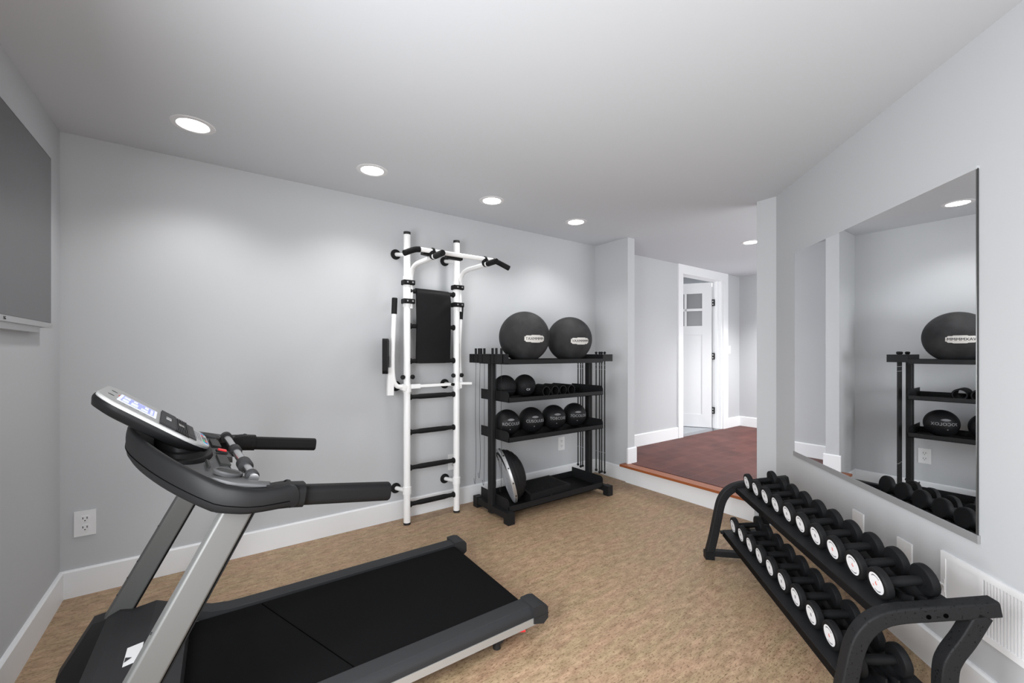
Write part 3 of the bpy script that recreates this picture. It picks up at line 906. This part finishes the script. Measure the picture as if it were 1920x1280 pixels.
# ================================================================== dumbbell rack
t = thing('dumbbell_rack', 'black steel two-tier dumbbell rack along the right wall', 'dumbbell rack', WB(2.14, 0.40, 0), (0, 0, PI/4))
SA, SB = 1.4975, 2.7875                       # centre planes of the near and far end frames
prof = [(0.632, 0.03), (0.608, 0.13), (0.585, 0.25), (0.566, 0.345), (0.542, 0.40), (0.503, 0.441), (0.45, 0.464), (0.36, 0.481), (0.27, 0.497), (0.182, 0.513)]
def smoothpath(s):
    a = spline([(p[0], p[1], 0) for p in prof], 6)
    return [WB(s, p.x, p.y) for p in a]
SU = tuple(V((Q, Q, 0)))                       # along the rack
for s in (SA, SB):
    bm = B(); sweep(bm, smoothpath(s), rrect(0.048, 0.045, 0.007, 3), up=SU); e = obj('end_frame', bm, 'dbframe', t)
    bm = B(); sweep(bm, spline([WB(s, 0.222, 0.49), WB(s, 0.262, 0.41), WB(s, 0.298, 0.35), WB(s, 0.312, 0.30), WB(s, 0.314, 0.18), WB(s, 0.314, 0.03)], 6), rrect(0.048, 0.045, 0.006, 3), up=SU); obj('rear_leg', bm, 'dbframe', e)
    bm = B(); bar(bm, [WB(s, 0.648, 0.037), WB(s, 0.28, 0.037)], 0.045, 0.034, 0.005); obj('base_bar', bm, 'dbframe', e)
    for tt in (0.632, 0.31):
        bm = B(); box(bm, (s - 0.026, tt - 0.026, 0.0), (s + 0.026, tt + 0.026, 0.045), XB); obj('foot', bm, 'dbshelf', e, bev=0.005)
    so = -1 if s == SA else 1
    for tt in (0.327, 0.373):
        bm = B(); z = 0.513 - (tt - 0.182) * 0.18 - 0.004; cyl(bm, WB(s + so * 0.021, tt, z), WB(s + so * 0.0234, tt, z), 0.007, 14); obj('bolt_hole', bm, 'hole', e)
def dshelf(pts, rail):
    """sheet-metal shelf: pts is the (t, z) section; rail = two (t, z) ends of the scalloped strip's base"""
    bm = B()
    th = 0.004
    low = [(a, b - th) for a, b in pts]
    poly = pts + low[::-1]
    prism(bm, poly, lambda a, b, h: WB(h, a, b), SA + 0.0225, SB - 0.0225)
    sh = obj('shelf', bm, 'dbshelf', t)
    (ta, za), h0, h1, c0, pitch = rail
    n = 220
    top = []
    s0, s1 = SA + 0.024, SB - 0.024
    for i in range(n + 1):
        s = s0 + (s1 - s0) * i / n
        top.append((s, za + h0 + h1 * (0.5 - 0.5 * math.cos(2 * PI * (s - c0) / pitch)) ** 2))
    for off in (-0.018, 0.018):
        poly = [(s0, za - 0.002)] + top + [(s1, za - 0.002)]
        bm = B(); prism(bm, poly, lambda a, b, h: WB(a, h, b), ta + off - 0.003, ta + off + 0.003)
        obj('saddle_rail', bm, 'dbblack', sh)
dshelf([(0.484, 0.428), (0.484, 0.4555), (0.478, 0.4574), (0.4414, 0.4637), (0.2857, 0.4905), (0.262, 0.4945), (0.258, 0.488)], ((0.365, 0.478), 0.018, 0.013, 1.582, 0.1227))
dshelf([(0.560, 0.160), (0.560, 0.1905), (0.554, 0.1922), (0.519, 0.1964), (0.3621, 0.215), (0.335, 0.2182), (0.330, 0.212)], ((0.440, 0.206), 0.018, 0.013, 1.585, 0.123))
for s in (SA + 0.034, SB - 0.034):
    bm = B(); bar(bm, [WB(s, 0.575, 0.180), WB(s, 0.318, 0.205)], 0.022, 0.016, 0.003); obj('cross_bar', bm, 'dbframe', t)
    bm = B(); bar(bm, [WB(s, 0.470, 0.4455), WB(s, 0.250, 0.4830)], 0.022, 0.012, 0.003); obj('cross_bar', bm, 'dbframe', t)

def arc_text(txt, size, rad, ang, flip=False):
    bm = text_bm(txt, size, 0.0003)
    for v in bm.verts:
        x, y, z = v.co
        if not flip:
            a = ang - x / rad; r = rad + y
        else:
            a = ang + x / rad; r = rad - y
        v.co = V((r * math.cos(a), r * math.sin(a), z))
    return bm
def front(bm):
    for v in bm.verts:
        v.co = V((-v.co.x, 0.0796 + v.co.z, v.co.y))
    return bm
def make_dumbbell(label, digit, ink, extra=False):
    """built about its own centre; local +Y points out to the room"""
    d = thing('dumbbell', label, 'dumbbell', (0, 0, 0), group='round dumbbells on the rack')
    I = Matrix.Identity(4)
    bm = B(); lathe(bm, [(0, -0.052), (0.0145, -0.052), (0.0155, -0.03), (0.0165, 0), (0.0155, 0.03), (0.0145, 0.052), (0, 0.052)], along((0, 0, 0), (0, 1, 0)), 24); obj('handle', bm, 'dbblack', d, local=True)
    for sg in (1, -1):
        bm = B()
        lathe(bm, [(0, 0), (0.022, 0), (0.022, 0.002), (0.0455, 0.002), (0.0485, 0.004), (0.050, 0.008), (0.050, 0.021), (0.0485, 0.0255), (0.0455, 0.028), (0.036, 0.028), (0.0355, 0.0275), (0, 0.0275)], along((0, sg * 0.051, 0), (0, sg, 0)), 48)
        h = obj('weight_head', bm, 'dbblack', d, local=True)
        if sg < 0: continue
        bm = B(); lathe(bm, [(0, 0.0), (0.0345, 0.0), (0.0345, 0.0007), (0, 0.0007)], along((0, sg * 0.0788, 0), (0, sg, 0)), 40); obj('end_label', bm, 'dbwhite', h, local=True)
        if sg == 1:
            bm = front(text_bm(digit, 0.020, 0.0003)); obj('number', bm, ink, h, local=True)
            bm = front(arc_text('LOMMMOMNS', 0.0062, 0.026, PI/2)); obj('lettering', bm, 'blackink', h, local=True)
            bm = front(arc_text('MOUMMENT', 0.0058, 0.027, -PI/2 + 0.1, True)); obj('lettering', bm, 'blackink', h, local=True)
            if extra:
                bm = front(text_bm('6', 0.011, 0.0003)); bmesh.ops.translate(bm, vec=(0.016, 0, -0.012), verts=bm.verts); obj('mark', bm, 'redink', h, local=True)
    return d
nth = ['first', 'second', 'third', 'fourth', 'fifth', 'sixth', 'seventh', 'eighth', 'ninth', 'tenth']
protoA = make_dumbbell('a', '8', 'blackink')
protoB = make_dumbbell('b', '8', 'redink')
protoC = make_dumbbell('c', '6', 'redink')
protoD = make_dumbbell('d', '6', 'redink', True)
used = set()
def put(proto, s, tf, zf, tilt, label):
    """tf, zf: centre of the front face"""
    c = WB(s, tf - 0.079 * math.cos(tilt), zf + 0.079 * math.sin(tilt))
    rot = (-tilt, 0, PI/4)
    if proto.name not in used:
        used.add(proto.name)
        proto.location = c; proto.rotation_euler = rot; proto['label'] = label
    else:
        dup(proto, c, label, rot)
for i in range(10):
    proto = protoA if i < 7 else (protoB, protoC, protoD)[i - 7]
    lab = 'black round dumbbell on the upper tier, %s from the far end' % nth[i]
    if i == 9: lab = 'black round dumbbell with red number on the upper tier, nearest the front frame'
    if i == 8: lab = 'black round dumbbell with red number on the upper tier, second from the front frame'
    if i == 7: lab = 'black round dumbbell with red number on the upper tier, third from the front frame'
    put(proto, 2.686 - 0.12267 * i, 0.45, 0.514, math.radians(9.75), lab)
for i in range(10):
    proto = protoC if i == 8 else protoA
    lab = 'black round dumbbell on the lower tier, %s from the far end' % nth[i]
    if i == 8: lab = 'black round dumbbell with red number on the lower tier'
    if i == 9: lab = 'black round dumbbell on the lower tier, half hidden behind the front frame'
    put(proto, 2.692 - 0.123 * i, 0.525, 0.247, math.radians(6.76), lab)

# ================================================================== treadmill
t = thing('treadmill', 'black and silver treadmill facing the left wall with console and long belt', 'treadmill', (0.40, 1.87, 0))
DR = Matrix.Translation(V((0.4, 1.89, 0))) @ Matrix.Rotation(math.radians(-1.1), 4, 'Z') @ Matrix.Translation(V((-0.4, -1.89, 0)))
def dk(bm):
    for v in bm.verts: v.co = DR @ v.co
    return bm
YC = 1.85
def up_(bm):
    for v in bm.verts: v.co.x -= 0.06 * (v.co.y - YC)
    return bm
# belt and deck
x0, x1 = -0.072, 1.150
poly = [(x0, 0.146), (x1, 0.146)] + [(x1 + 0.034 * math.sin(a), 0.112 + 0.034 * math.cos(a)) for a in [PI * k / 10 for k in range(1, 10)]] + [(x1, 0.078), (x0, 0.078)]
bm = B(); prism(bm, poly, lambda a, b, h: (a, h, b), 1.566, 2.214); bl = obj('running_belt', dk(bm), 'belt', t)
bm = B(); bar(bm, [(0.185, 2.205, 0.1465), (0.43, 1.57, 0.1465)], 0.004, 0.0012, 0.0004); obj('belt_seam', dk(bm), 'seam', bl)
bm = B(); box(bm, (-0.05, 1.56, 0.055), (1.10, 2.22, 0.077)); obj('deck', dk(bm), 'tmblack', t)
# foot rails with silver side bands and end caps
for ya, yb, sg in ((1.462, 1.556, -1), (2.224, 2.318, 1)):
    yo = ya if sg < 0 else yb                   # outer edge
    w = yb - ya
    def rsec(a):                                # a: 0 outer .. 1 inner
        return yo - sg * a * w
    sec = [(rsec(0.0), 0.112), (rsec(0.0), 0.130), (rsec(0.06), 0.143), (rsec(0.20), 0.1535), (rsec(0.28), 0.1565), (rsec(0.95), 0.157), (rsec(1.0), 0.154), (rsec(1.0), 0.112)]
    stn = [(1.185, 0), (0.12, 0), (0.06, 0.002), (0.0, 0.012), (-0.05, 0.032), (-0.075, 0.045)]
    bm = B(); rows = [[bm.verts.new((x, y, z + dz)) for y, z in sec] for x, dz in stn]
    for a, b in zip(rows, rows[1:]):
        for i in range(len(sec)):
            j = (i + 1) % len(sec)
            bm.faces.new((a[i], a[j], b[j], b[i]))
    bm.faces.new(rows[0]); bm.faces.new(rows[-1][::-1])
    r = obj('foot_rail', dk(bm), 'rail', t, ang=50)
    bm = B(); box(bm, (-0.30, min(yo, yo - sg * 0.05) - (0.003 if sg < 0 else -0.0), 0.082), (1.188, max(yo, yo - sg * 0.05) + (0.003 if sg > 0 else 0), 0.113)); obj('side_band', dk(bm), 'tmsilver', r, bev=0.004)
    bm = B()
    ci = rsec(1.03); co = yo + sg * 0.008
    pl = [(1.168, 0.090), (1.168, 0.1605), (1.210, 0.1615), (1.236, 0.155), (1.247, 0.14), (1.248, 0.092), (1.222, 0.074)]
    prism(bm, pl, lambda a, b, h: (a, h, b), min(ci, co), max(ci, co)); c_ = obj('end_cap', dk(bm), 'rail', r, bev=0.006)
    bm = B(); box(bm, (1.17, co - 0.0015, 0.112), (1.2495, co + 0.0015, 0.1155)); obj('groove', dk(bm), 'dark', c_)
    # rear support foot with red lever
    yf = yo - sg * 0.07
    bm = B(); prism(bm, [(0.985, 0.085), (1.115, 0.085), (1.04, 0.022), (1.008, 0.022)], lambda a, b, h: (a, h, b), yf - 0.016, yf + 0.016); f_ = obj('support_foot', dk(bm), 'tmgrey', t, bev=0.003)
    bm = B(); cyl(bm, (1.022, yf, 0.0), (1.022, yf, 0.022), 0.017, 20); obj('rubber_foot', dk(bm), 'dark', f_, bev=0.003)
    bm = B(); bar(bm, [(1.075, yf, 0.060), (1.150, yf + sg * 0.030, 0.052)], 0.036, 0.011, 0.004); o = obj('foot_lever', dk(bm), 'red', f_); o['label'] = 'red foot lever'
# motor hood
sec = [(-0.412, 0.022), (-0.340, 0.232), (-0.302, 0.250), (-0.262, 0.240), (-0.188, 0.250), (-0.078, 0.198), (-0.073, 0.148), (-0.073, 0.022)]
bm = B(); prism(bm, sec, lambda a, b, h: (a, h, b), 1.480, 2.285); hd = obj('motor_hood', dk(bm), 'tmgrey', t, ang=6)
bm = B(); box(bm, (-0.022, -0.055, 0), (0.022, 0.055, 0.0012), Matrix.Translation(V((-0.214, 1.935, 0.2478))) @ Matrix.Rotation(math.radians(-7.7), 4, 'Y')); st_ = obj('sticker', bm, 'plate', hd, bev=0.0)
bm = B(); prism(bm, [(-0.014, -0.03), (0.014, -0.03), (0, 0.0)], lambda a, b, h: (-0.216 + b * 0.6, 1.915 + a, h + 0.2494 + b * 0.08), 0, 0.0006); obj('warning_mark', bm, 'blackink', st_)
# uprights with base covers
for y0, y1 in ((1.420, 1.470), (2.300, 2.350)):
    bm = B()
    zb, zt = 0.05, 0.905 if y0 < 1.9 else 0.9
    def xf(z): return -0.002 + 0.515 * (z - 0.835)
    pts = [V((xf(z) + 0.042, (y0 + y1) / 2, z)) for z in (zb, zt)]
    sweep(bm, pts, rrect(0.074, y1 - y0, 0.008, 5), up=(0, 1, 0))
    u_ = obj('upright', up_(bm), 'upright', t)
    bm = B(); sweep(bm, [p + V((0.0365, 0, -0.0185)) for p in pts], rrect(0.004, y1 - y0 - 0.012, 0.001, 2), up=(0, 1, 0)); obj('edge_strip', up_(bm), 'tmblack', u_)
    for z in (0.30, 0.36, 0.42, 0.55):
        bm = B(); p = V((xf(z), (y0 + y1) / 2, z)); n = V((-0.88, 0, 0.47)); cyl(bm, p + n * -0.002, p + n * 0.0022, 0.0035, 10); obj('rivet', up_(bm), 'dark', u_)
    yo, yi = (y0 - 0.012, y1 + 0.006) if y0 < 1.9 else (y1 + 0.012, y0 - 0.006)
    bm = B(); prism(bm, [(-0.348, 0.222), (-0.245, 0.235), (-0.205, 0.15), (-0.20, 0.0), (-0.452, 0.0), (-0.446, 0.05)], lambda a, b, h: (a, h, b), yo, yi); obj('base_cover', up_(bm), 'tmgrey', t, bev=0.010)
# console body: bow-shaped casing carried by the uprights
half = [(0.178, 1.352), (0.09, 1.352), (0.02, 1.366), (-0.055, 1.412), (-0.125, 1.500), (-0.180, 1.620), (-0.212, 1.740), (-0.220, 1.850)]
inn = [(0.048, 1.850), (0.048, 1.600), (0.052, 1.520), (0.075, 1.455), (0.105, 1.432), (0.178, 1.428)]
oh = [(p.x, p.y) for p in spline([(a, b, 0) for a, b in half], 4)]
ih = [(p.x, p.y) for p in spline([(a, b, 0) for a, b in inn], 3)]
outl = oh + [(a, 2 * YC - b) for a, b in oh[-2::-1]] + [(a, 2 * YC - b) for a, b in ih[::-1]][:-1] + ih[:]
seen = []
for p in outl:
    if not seen or (abs(p[0] - seen[-1][0]) + abs(p[1] - seen[-1][1])) > 1e-4: seen.append(p)
outl = seen
def ztop(x): return 0.905 + max(0.0, 0.085 - x) * 0.28 + max(0.0, 0.0 - x) * 0.32
def ztray(x): return 0.907 + max(0.0, 0.085 - x) * 0.36 - max(0.0, -0.02 - x) * 0.24
def zbot(x): return 0.838 + max(0.0, 0.05 - x) * 0.16 + max(0.0, -0.02 - x) * 0.36
def ring(d, zf):
    n = len(outl); out = []
    for i, p in enumerate(outl):
        a, b = V((*outl[i-1], 0)), V((*outl[(i+1) % n], 0))
        tn = (b - a).normalized(); nn = V((tn.y, -tn.x, 0))
        # outward normal for this winding
        out.append((p[0] + nn.x * d * SG, p[1] + nn.y * d * SG, zf))
    return out
area = sum(outl[i-1][0] * outl[i][1] - outl[i][0] * outl[i-1][1] for i in range(len(outl)))
SG = 1 if area > 0 else -1
lay = [(-0.022, 0.0), (-0.008, 0.05), (0.0, 0.17), (0.003, 0.36), (0.003, 0.62), (-0.001, 0.84), (-0.007, 0.95), (-0.016, 1.0)]
bm = B(); rows = []
for d, k in lay:
    rr_ = ring(d, 0)
    rows.append([bm.verts.new((x, y, zbot(x) + (ztop(x) - zbot(x)) * k)) for x, y, _ in rr_])
rows.append([bm.verts.new((x, y, min(ztop(x) - 0.004, ztray(x) - 0.008))) for x, y, _ in ring(-0.024, 0)])
for a, b in zip(rows, rows[1:]):
    for i in range(len(a)):
        j = (i + 1) % len(a)
        bm.faces.new((a[i], a[j], b[j], b[i]))
cap(bm, rows[0]); cap(bm, rows[-1])
cb = obj('console_body', up_(bm), 'tmblack', t, ang=60)
cb['label'] = 'black bow-shaped console casing'
bm = B()
rr_ = ring(0.0033, 0)
lo_ = [(x, y, zbot(x) + (ztop(x) - zbot(x)) * 0.34) for x, y, _ in rr_]
pth = [V(p) for p in lo_ if p[0] < 0.176 and not (p[0] > 0.04 and 1.40 < p[1] < 2.30)]
tube(bm, pth, 0.0013, 6); obj('seam_line', up_(bm), 'seam', cb)
# tray top with cup holders
tl_ = [(0.118, 1.380), (0.06, 1.382), (0.0, 1.398), (-0.06, 1.455), (-0.115, 1.56), (-0.15, 1.70), (-0.158, 1.85)]
ti_ = [(0.062, 1.85), (0.062, 1.795), (0.036, 1.775), (0.030, 1.62), (0.042, 1.53), (0.070, 1.475), (0.10, 1.435), (0.118, 1.42)]
th_ = [(p.x, p.y) for p in spline([(a, b, 0) for a, b in tl_], 4)]
tr_ = th_ + [(a, 2 * YC - b) for a, b in th_[-2::-1]] + [(a, 2 * YC - b) for a, b in ti_[::-1]] + ti_[1:]
bm = B()
A_ = [bm.verts.new((x, y, ztray(x) - 0.020)) for x, y in tr_]; B__ = [bm.verts.new((x, y, ztray(x))) for x, y in tr_]
cap(bm, A_); cap(bm, B__)
for i in range(len(tr_)):
    j = (i + 1) % len(tr_); bm.faces.new((A_[j], A_[i], B__[i], B__[j]))
tr = obj('tray', up_(bm), 'tray', t)
for sgn in (-1, 1):
    y = YC + sgn * 0.352; x = 0.022
    n = V((0.36, 0, 1)).normalized()
    p = V((x, y, ztray(x))) 
    bm = B(); lathe(bm, [(0.031, -0.004), (0.037, -0.004), (0.039, 0.004), (0.037, 0.0085), (0.031, 0.0075)], along(p, n), 32, closed=True); c_ = obj('cup_holder', up_(bm), 'tray', tr)
    bm = B(); lathe(bm, [(0, 0.0062), (0.0315, 0.0062), (0.0315, -0.002), (0, -0.002)], along(p, n), 32); obj('cup_shade_disc', up_(bm), 'dark', c_)  # flat dark disc, painted in for the shaded depth of the cup
    bm = B(); box(bm, (-0.004, -0.05, -0.002), (0.004, 0.05, 0.0060), Matrix.Translation(V((-0.022, YC + sgn * 0.265, ztray(-0.022)))) @ Matrix.Rotation(math.radians(33), 4, 'Y')); obj('slot', up_(bm), 'dark', tr)
    bm = B(); box(bm, (-0.016, -0.075, -0.002), (0.014, 0.075, 0.0060), Matrix.Translation(V((0.026, YC + sgn * 0.165, ztray(0.026)))) @ Matrix.Rotation(math.radians(20), 4, 'Y')); obj('pocket', up_(bm), 'dark', tr)
bm = B(); box(bm, (-0.018, -0.016, 0), (0.018, 0.016, 0.0065), Matrix.Translation(V((0.034, YC, ztray(0.034)))) @ Matrix.Rotation(math.radians(20), 4, 'Y')); sk = obj('key_slot', up_(bm), 'dark', tr)
bm = B(); box(bm, (-0.014, -0.011, 0.0015), (0.012, 0.011, 0.0110), Matrix.Translation(V((0.034, YC, ztray(0.034)))) @ Matrix.Rotation(math.radians(20), 4, 'Y')); o = obj('safety_key', up_(bm), 'red', sk, bev=0.002); o['label'] = 'red safety key'
# pulse bar
bm = B(); tube(bm, [(0.080, 1.44, 0.918), (0.080, 2.26, 0.918)], 0.0135, 20); pb = obj('pulse_bar', up_(bm), 'chrome', t); pb['label'] = 'chrome pulse bar'
for ya, yb, r in ((1.605, 1.665, 0.0215), (1.865, 1.925, 0.0195), (2.19, 2.235, 0.021), (1.465, 1.49, 0.018)):
    bm = B(); cyl(bm, (0.080, ya, 0.918), (0.080, yb, 0.918), r, 24); obj('sleeve', up_(bm), 'tmgrey', pb, bev=0.003)
# handrails
for sgn in (-1, 1):
    y = YC + sgn * 0.462
    bm = B(); sweep(bm, spline([(0.10, y, 0.8745), (0.16, y, 0.8690), (0.198, y, 0.8635)], 3), rrect(0.070, 0.070, 0.024, 5), up=(0, 1, 0)); hs = obj('handrail_socket', up_(bm), 'tmblack', t)
    bm = B(); sweep(bm, [(0.17, y, 0.8655), (0.457, y, 0.822), (0.461, y, 0.8215)], rrect(0.060, 0.046, 0.020, 5), up=(0, 1, 0), radii=[1, 1, 0.9]); obj('handrail', up_(bm), 'tmblack', t)
# display panel
PB, PT = V((-0.010, YC, 0.962)), V((-0.285, YC, 1.168))
PL = (PT - PB).length
du = (PT - PB).normalized(); dw = V((0, 1, 0)); dn = du.cross(dw) * -1
if dn.z < 0: dn = -dn
def PP(u, w, h): return PB + du * u + dw * w + dn * h
def pout(e=0.0):
    """rounded outline in (u, w)"""
    W_, r, r2 = 0.195 - e, 0.075, 0.105
    out = []
    for cu, cw_, a0, rr in ((PL - r, W_ - r, 0, r), (r2, W_ - r2, PI/2, r2), (r2, -W_ + r2, PI, r2), (PL - r, -W_ + r, 1.5*PI, r)):
        for i in range(7):
            a = a0 + PI/2 * i / 6
            out.append((cu + (rr - e) * math.cos(a), cw_ + (rr - 0) * math.sin(a)))
    return out
bm = B(); P0 = pout(); rows = []
for k, h in ((0.80, -0.035), (0.93, -0.029), (0.985, -0.014), (1.0, -0.008), (1.0, 0.0)):
    rows.append([bm.verts.new(PP(PL/2 + (a - PL/2) * k, b * k, h)) for a, b in P0])
for a, b in zip(rows, rows[1:]):
    for i in range(len(a)):
        j = (i + 1) % len(a); bm.faces.new((a[i], a[j], b[j], b[i]))
bm.faces.new(rows[0][::-1]); bm.faces.new(rows[-1])
dh = obj('display_housing', up_(bm), 'tmblack', t, ang=50)
bm = B(); rows = []
for k, h in ((0.985, 0.0), (0.99, 0.007), (0.975, 0.010)):
    rows.append([bm.verts.new(PP(PL/2 + (a - PL/2) * k, b * k, h)) for a, b in P0])
for a, b in zip(rows, rows[1:]):
    for i in range(len(a)):
        j = (i + 1) % len(a); bm.faces.new((a[i], a[j], b[j], b[i]))
bm.faces.new(rows[0][::-1]); bm.faces.new(rows[-1])
dp = obj('display_panel', up_(bm), 'panelsilver', t, ang=40); dp['label'] = 'silver display panel'
def pbox(u0, u1, w0, w1, h0, h1, m, name, par, bev=0.0):
    bm = B()
    vs = [bm.verts.new(PP(u, w, h)) for u in (u0, u1) for w in (w0, w1) for h in (h0, h1)]
    for f in ((0, 1, 3, 2), (4, 6, 7, 5), (0, 4, 5, 1), (2, 3, 7, 6), (0, 2, 6, 4), (1, 5, 7, 3)):
        bm.faces.new([vs[i] for i in f])
    if bev: bevel(bm, bev)
    return obj(name, up_(bm), m, par)
lw = pbox(0.178, 0.292, -0.105, 0.075, 0.0095, 0.0112, 'lcdw', 'screen_frame', dp, 0.0005)
pbox(0.186, 0.284, -0.092, 0.062, 0.011, 0.0118, 'lcd', 'lcd_screen', dp)
for k, (ua, ub, wa, wb_) in enumerate(((0.262, 0.280, -0.08, -0.02), (0.262, 0.280, 0.0, 0.05), (0.235, 0.255, -0.08, -0.01), (0.240, 0.252, 0.01, 0.05), (0.205, 0.225, -0.08, -0.03), (0.205, 0.216, -0.01, 0.05), (0.190, 0.198, -0.08, 0.05))):
    for q_ in range(4):
        wq = wa + (wb_ - wa) * q_ / 4
        pbox(ua, ub, wq, wq + (wb_ - wa) * 0.16, 0.0117, 0.0121, 'lcdw', 'display_digit', lw)
for w in (-0.055, 0.055):
    bm = B(); lathe(bm, [(0, 0), (0.0095, 0), (0.0095, 0.0006), (0, 0.0006)], along(PP(0.312, w, 0.0099), dn), 20); obj('speaker_hole', up_(bm), 'dark', dp)
pbox(0.2925, 0.296, -0.01, 0.03, 0.0098, 0.0103, 'redink', 'printed_mark', dp)
for k in range(5):
    pbox(0.186 + 0.02 * k, 0.194 + 0.02 * k, -0.132, -0.120, 0.0098, 0.0102, 'medink', 'printed_mark', dp)
# raised fan cover, ribbed grille, recess, info strip, buttons
fc = pbox(0.118, 0.166, -0.165, 0.165, 0.002, 0.0165, 'tmgrey', 'fan_cover', dp, 0.004)
pbox(0.134, 0.150, -0.035, 0.030, 0.0163, 0.0169, 'plate', 'logo_plate', fc)
bm = text_bm('CX', 0.020)
for v in bm.verts:
    a, b, c = v.co
    v.co = PP(0.142 + b, a, 0.0170 + c * 0.3)
obj('lettering', up_(bm), 'blackink', fc)
gr = pbox(0.075, 0.118, -0.165, 0.165, 0.002, 0.0130, 'tmblack', 'fan_grille', dp, 0.003)
for k in range(7):
    pbox(0.0775 + 0.006 * k, 0.0805 + 0.006 * k, -0.163, 0.163, 0.0125, 0.0155, 'tmgrey', 'grille_rib', gr)
bm = text_bm('SOT', 0.026)
for v in bm.verts:
    a, b, c = v.co
    v.co = PP(0.097 + b, a, 0.0157 + c * 0.3)
obj('lettering', up_(bm), 'badge', gr)
rc = pbox(0.052, 0.076, -0.150, 0.150, 0.006, 0.0130, 'tmgrey', 'phone_rest', dp, 0.002)
pbox(0.056, 0.072, -0.090, 0.110, 0.0128, 0.0134, 'dark', 'slot', rc)
inf = pbox(0.026, 0.052, -0.130, 0.130, 0.006, 0.0108, 'silver', 'info_strip', dp)
for k in range(3): pbox(0.031 + 0.007 * k, 0.0335 + 0.007 * k, -0.09, 0.09, 0.0106, 0.0111, 'greyink', 'printed_line', inf)
bp = pbox(0.010, 0.026, -0.115, 0.115, 0.006, 0.0105, 'plate', 'button_plate', dp)
for k, m in enumerate(('cyan', 'green', 'greyink', 'greyink', 'red', 'blue')):
    pbox(0.018, 0.0245, -0.105 + 0.036 * k, -0.078 + 0.036 * k, 0.0103, 0.0120, m, 'button', bp)
    pbox(0.0105, 0.0165, -0.105 + 0.036 * k, -0.078 + 0.036 * k, 0.0103, 0.0120, ('blue', 'red', 'greyink', 'greyink', 'badge', 'cyan')[k], 'button', bp)
# neck between tray and display
bm = B(); rows = []
for k, dz in ((1.30, -0.012), (1.26, 0.006), (1.12, 0.008), (1.08, 0.020), (0.95, 0.022), (0.90, None)):
    r_ = []
    for i in range(40):
        a = 2 * PI * i / 40
        x = -0.085 + 0.072 * k * math.cos(a); y = YC + 0.19 * k * math.sin(a)
        r_.append(bm.verts.new((x, y, ztray(x) + dz if dz is not None else PB.z + (PB.x - x) * 0.749 - 0.018)))
    rows.append(r_)
for a, b in zip(rows, rows[1:]):
    for i in range(40):
        j = (i + 1) % 40; bm.faces.new((a[i], a[j], b[j], b[i]))
bm.faces.new(rows[0][::-1]); bm.faces.new(rows[-1])
obj('neck', up_(bm), 'tmblack', t, ang=30)
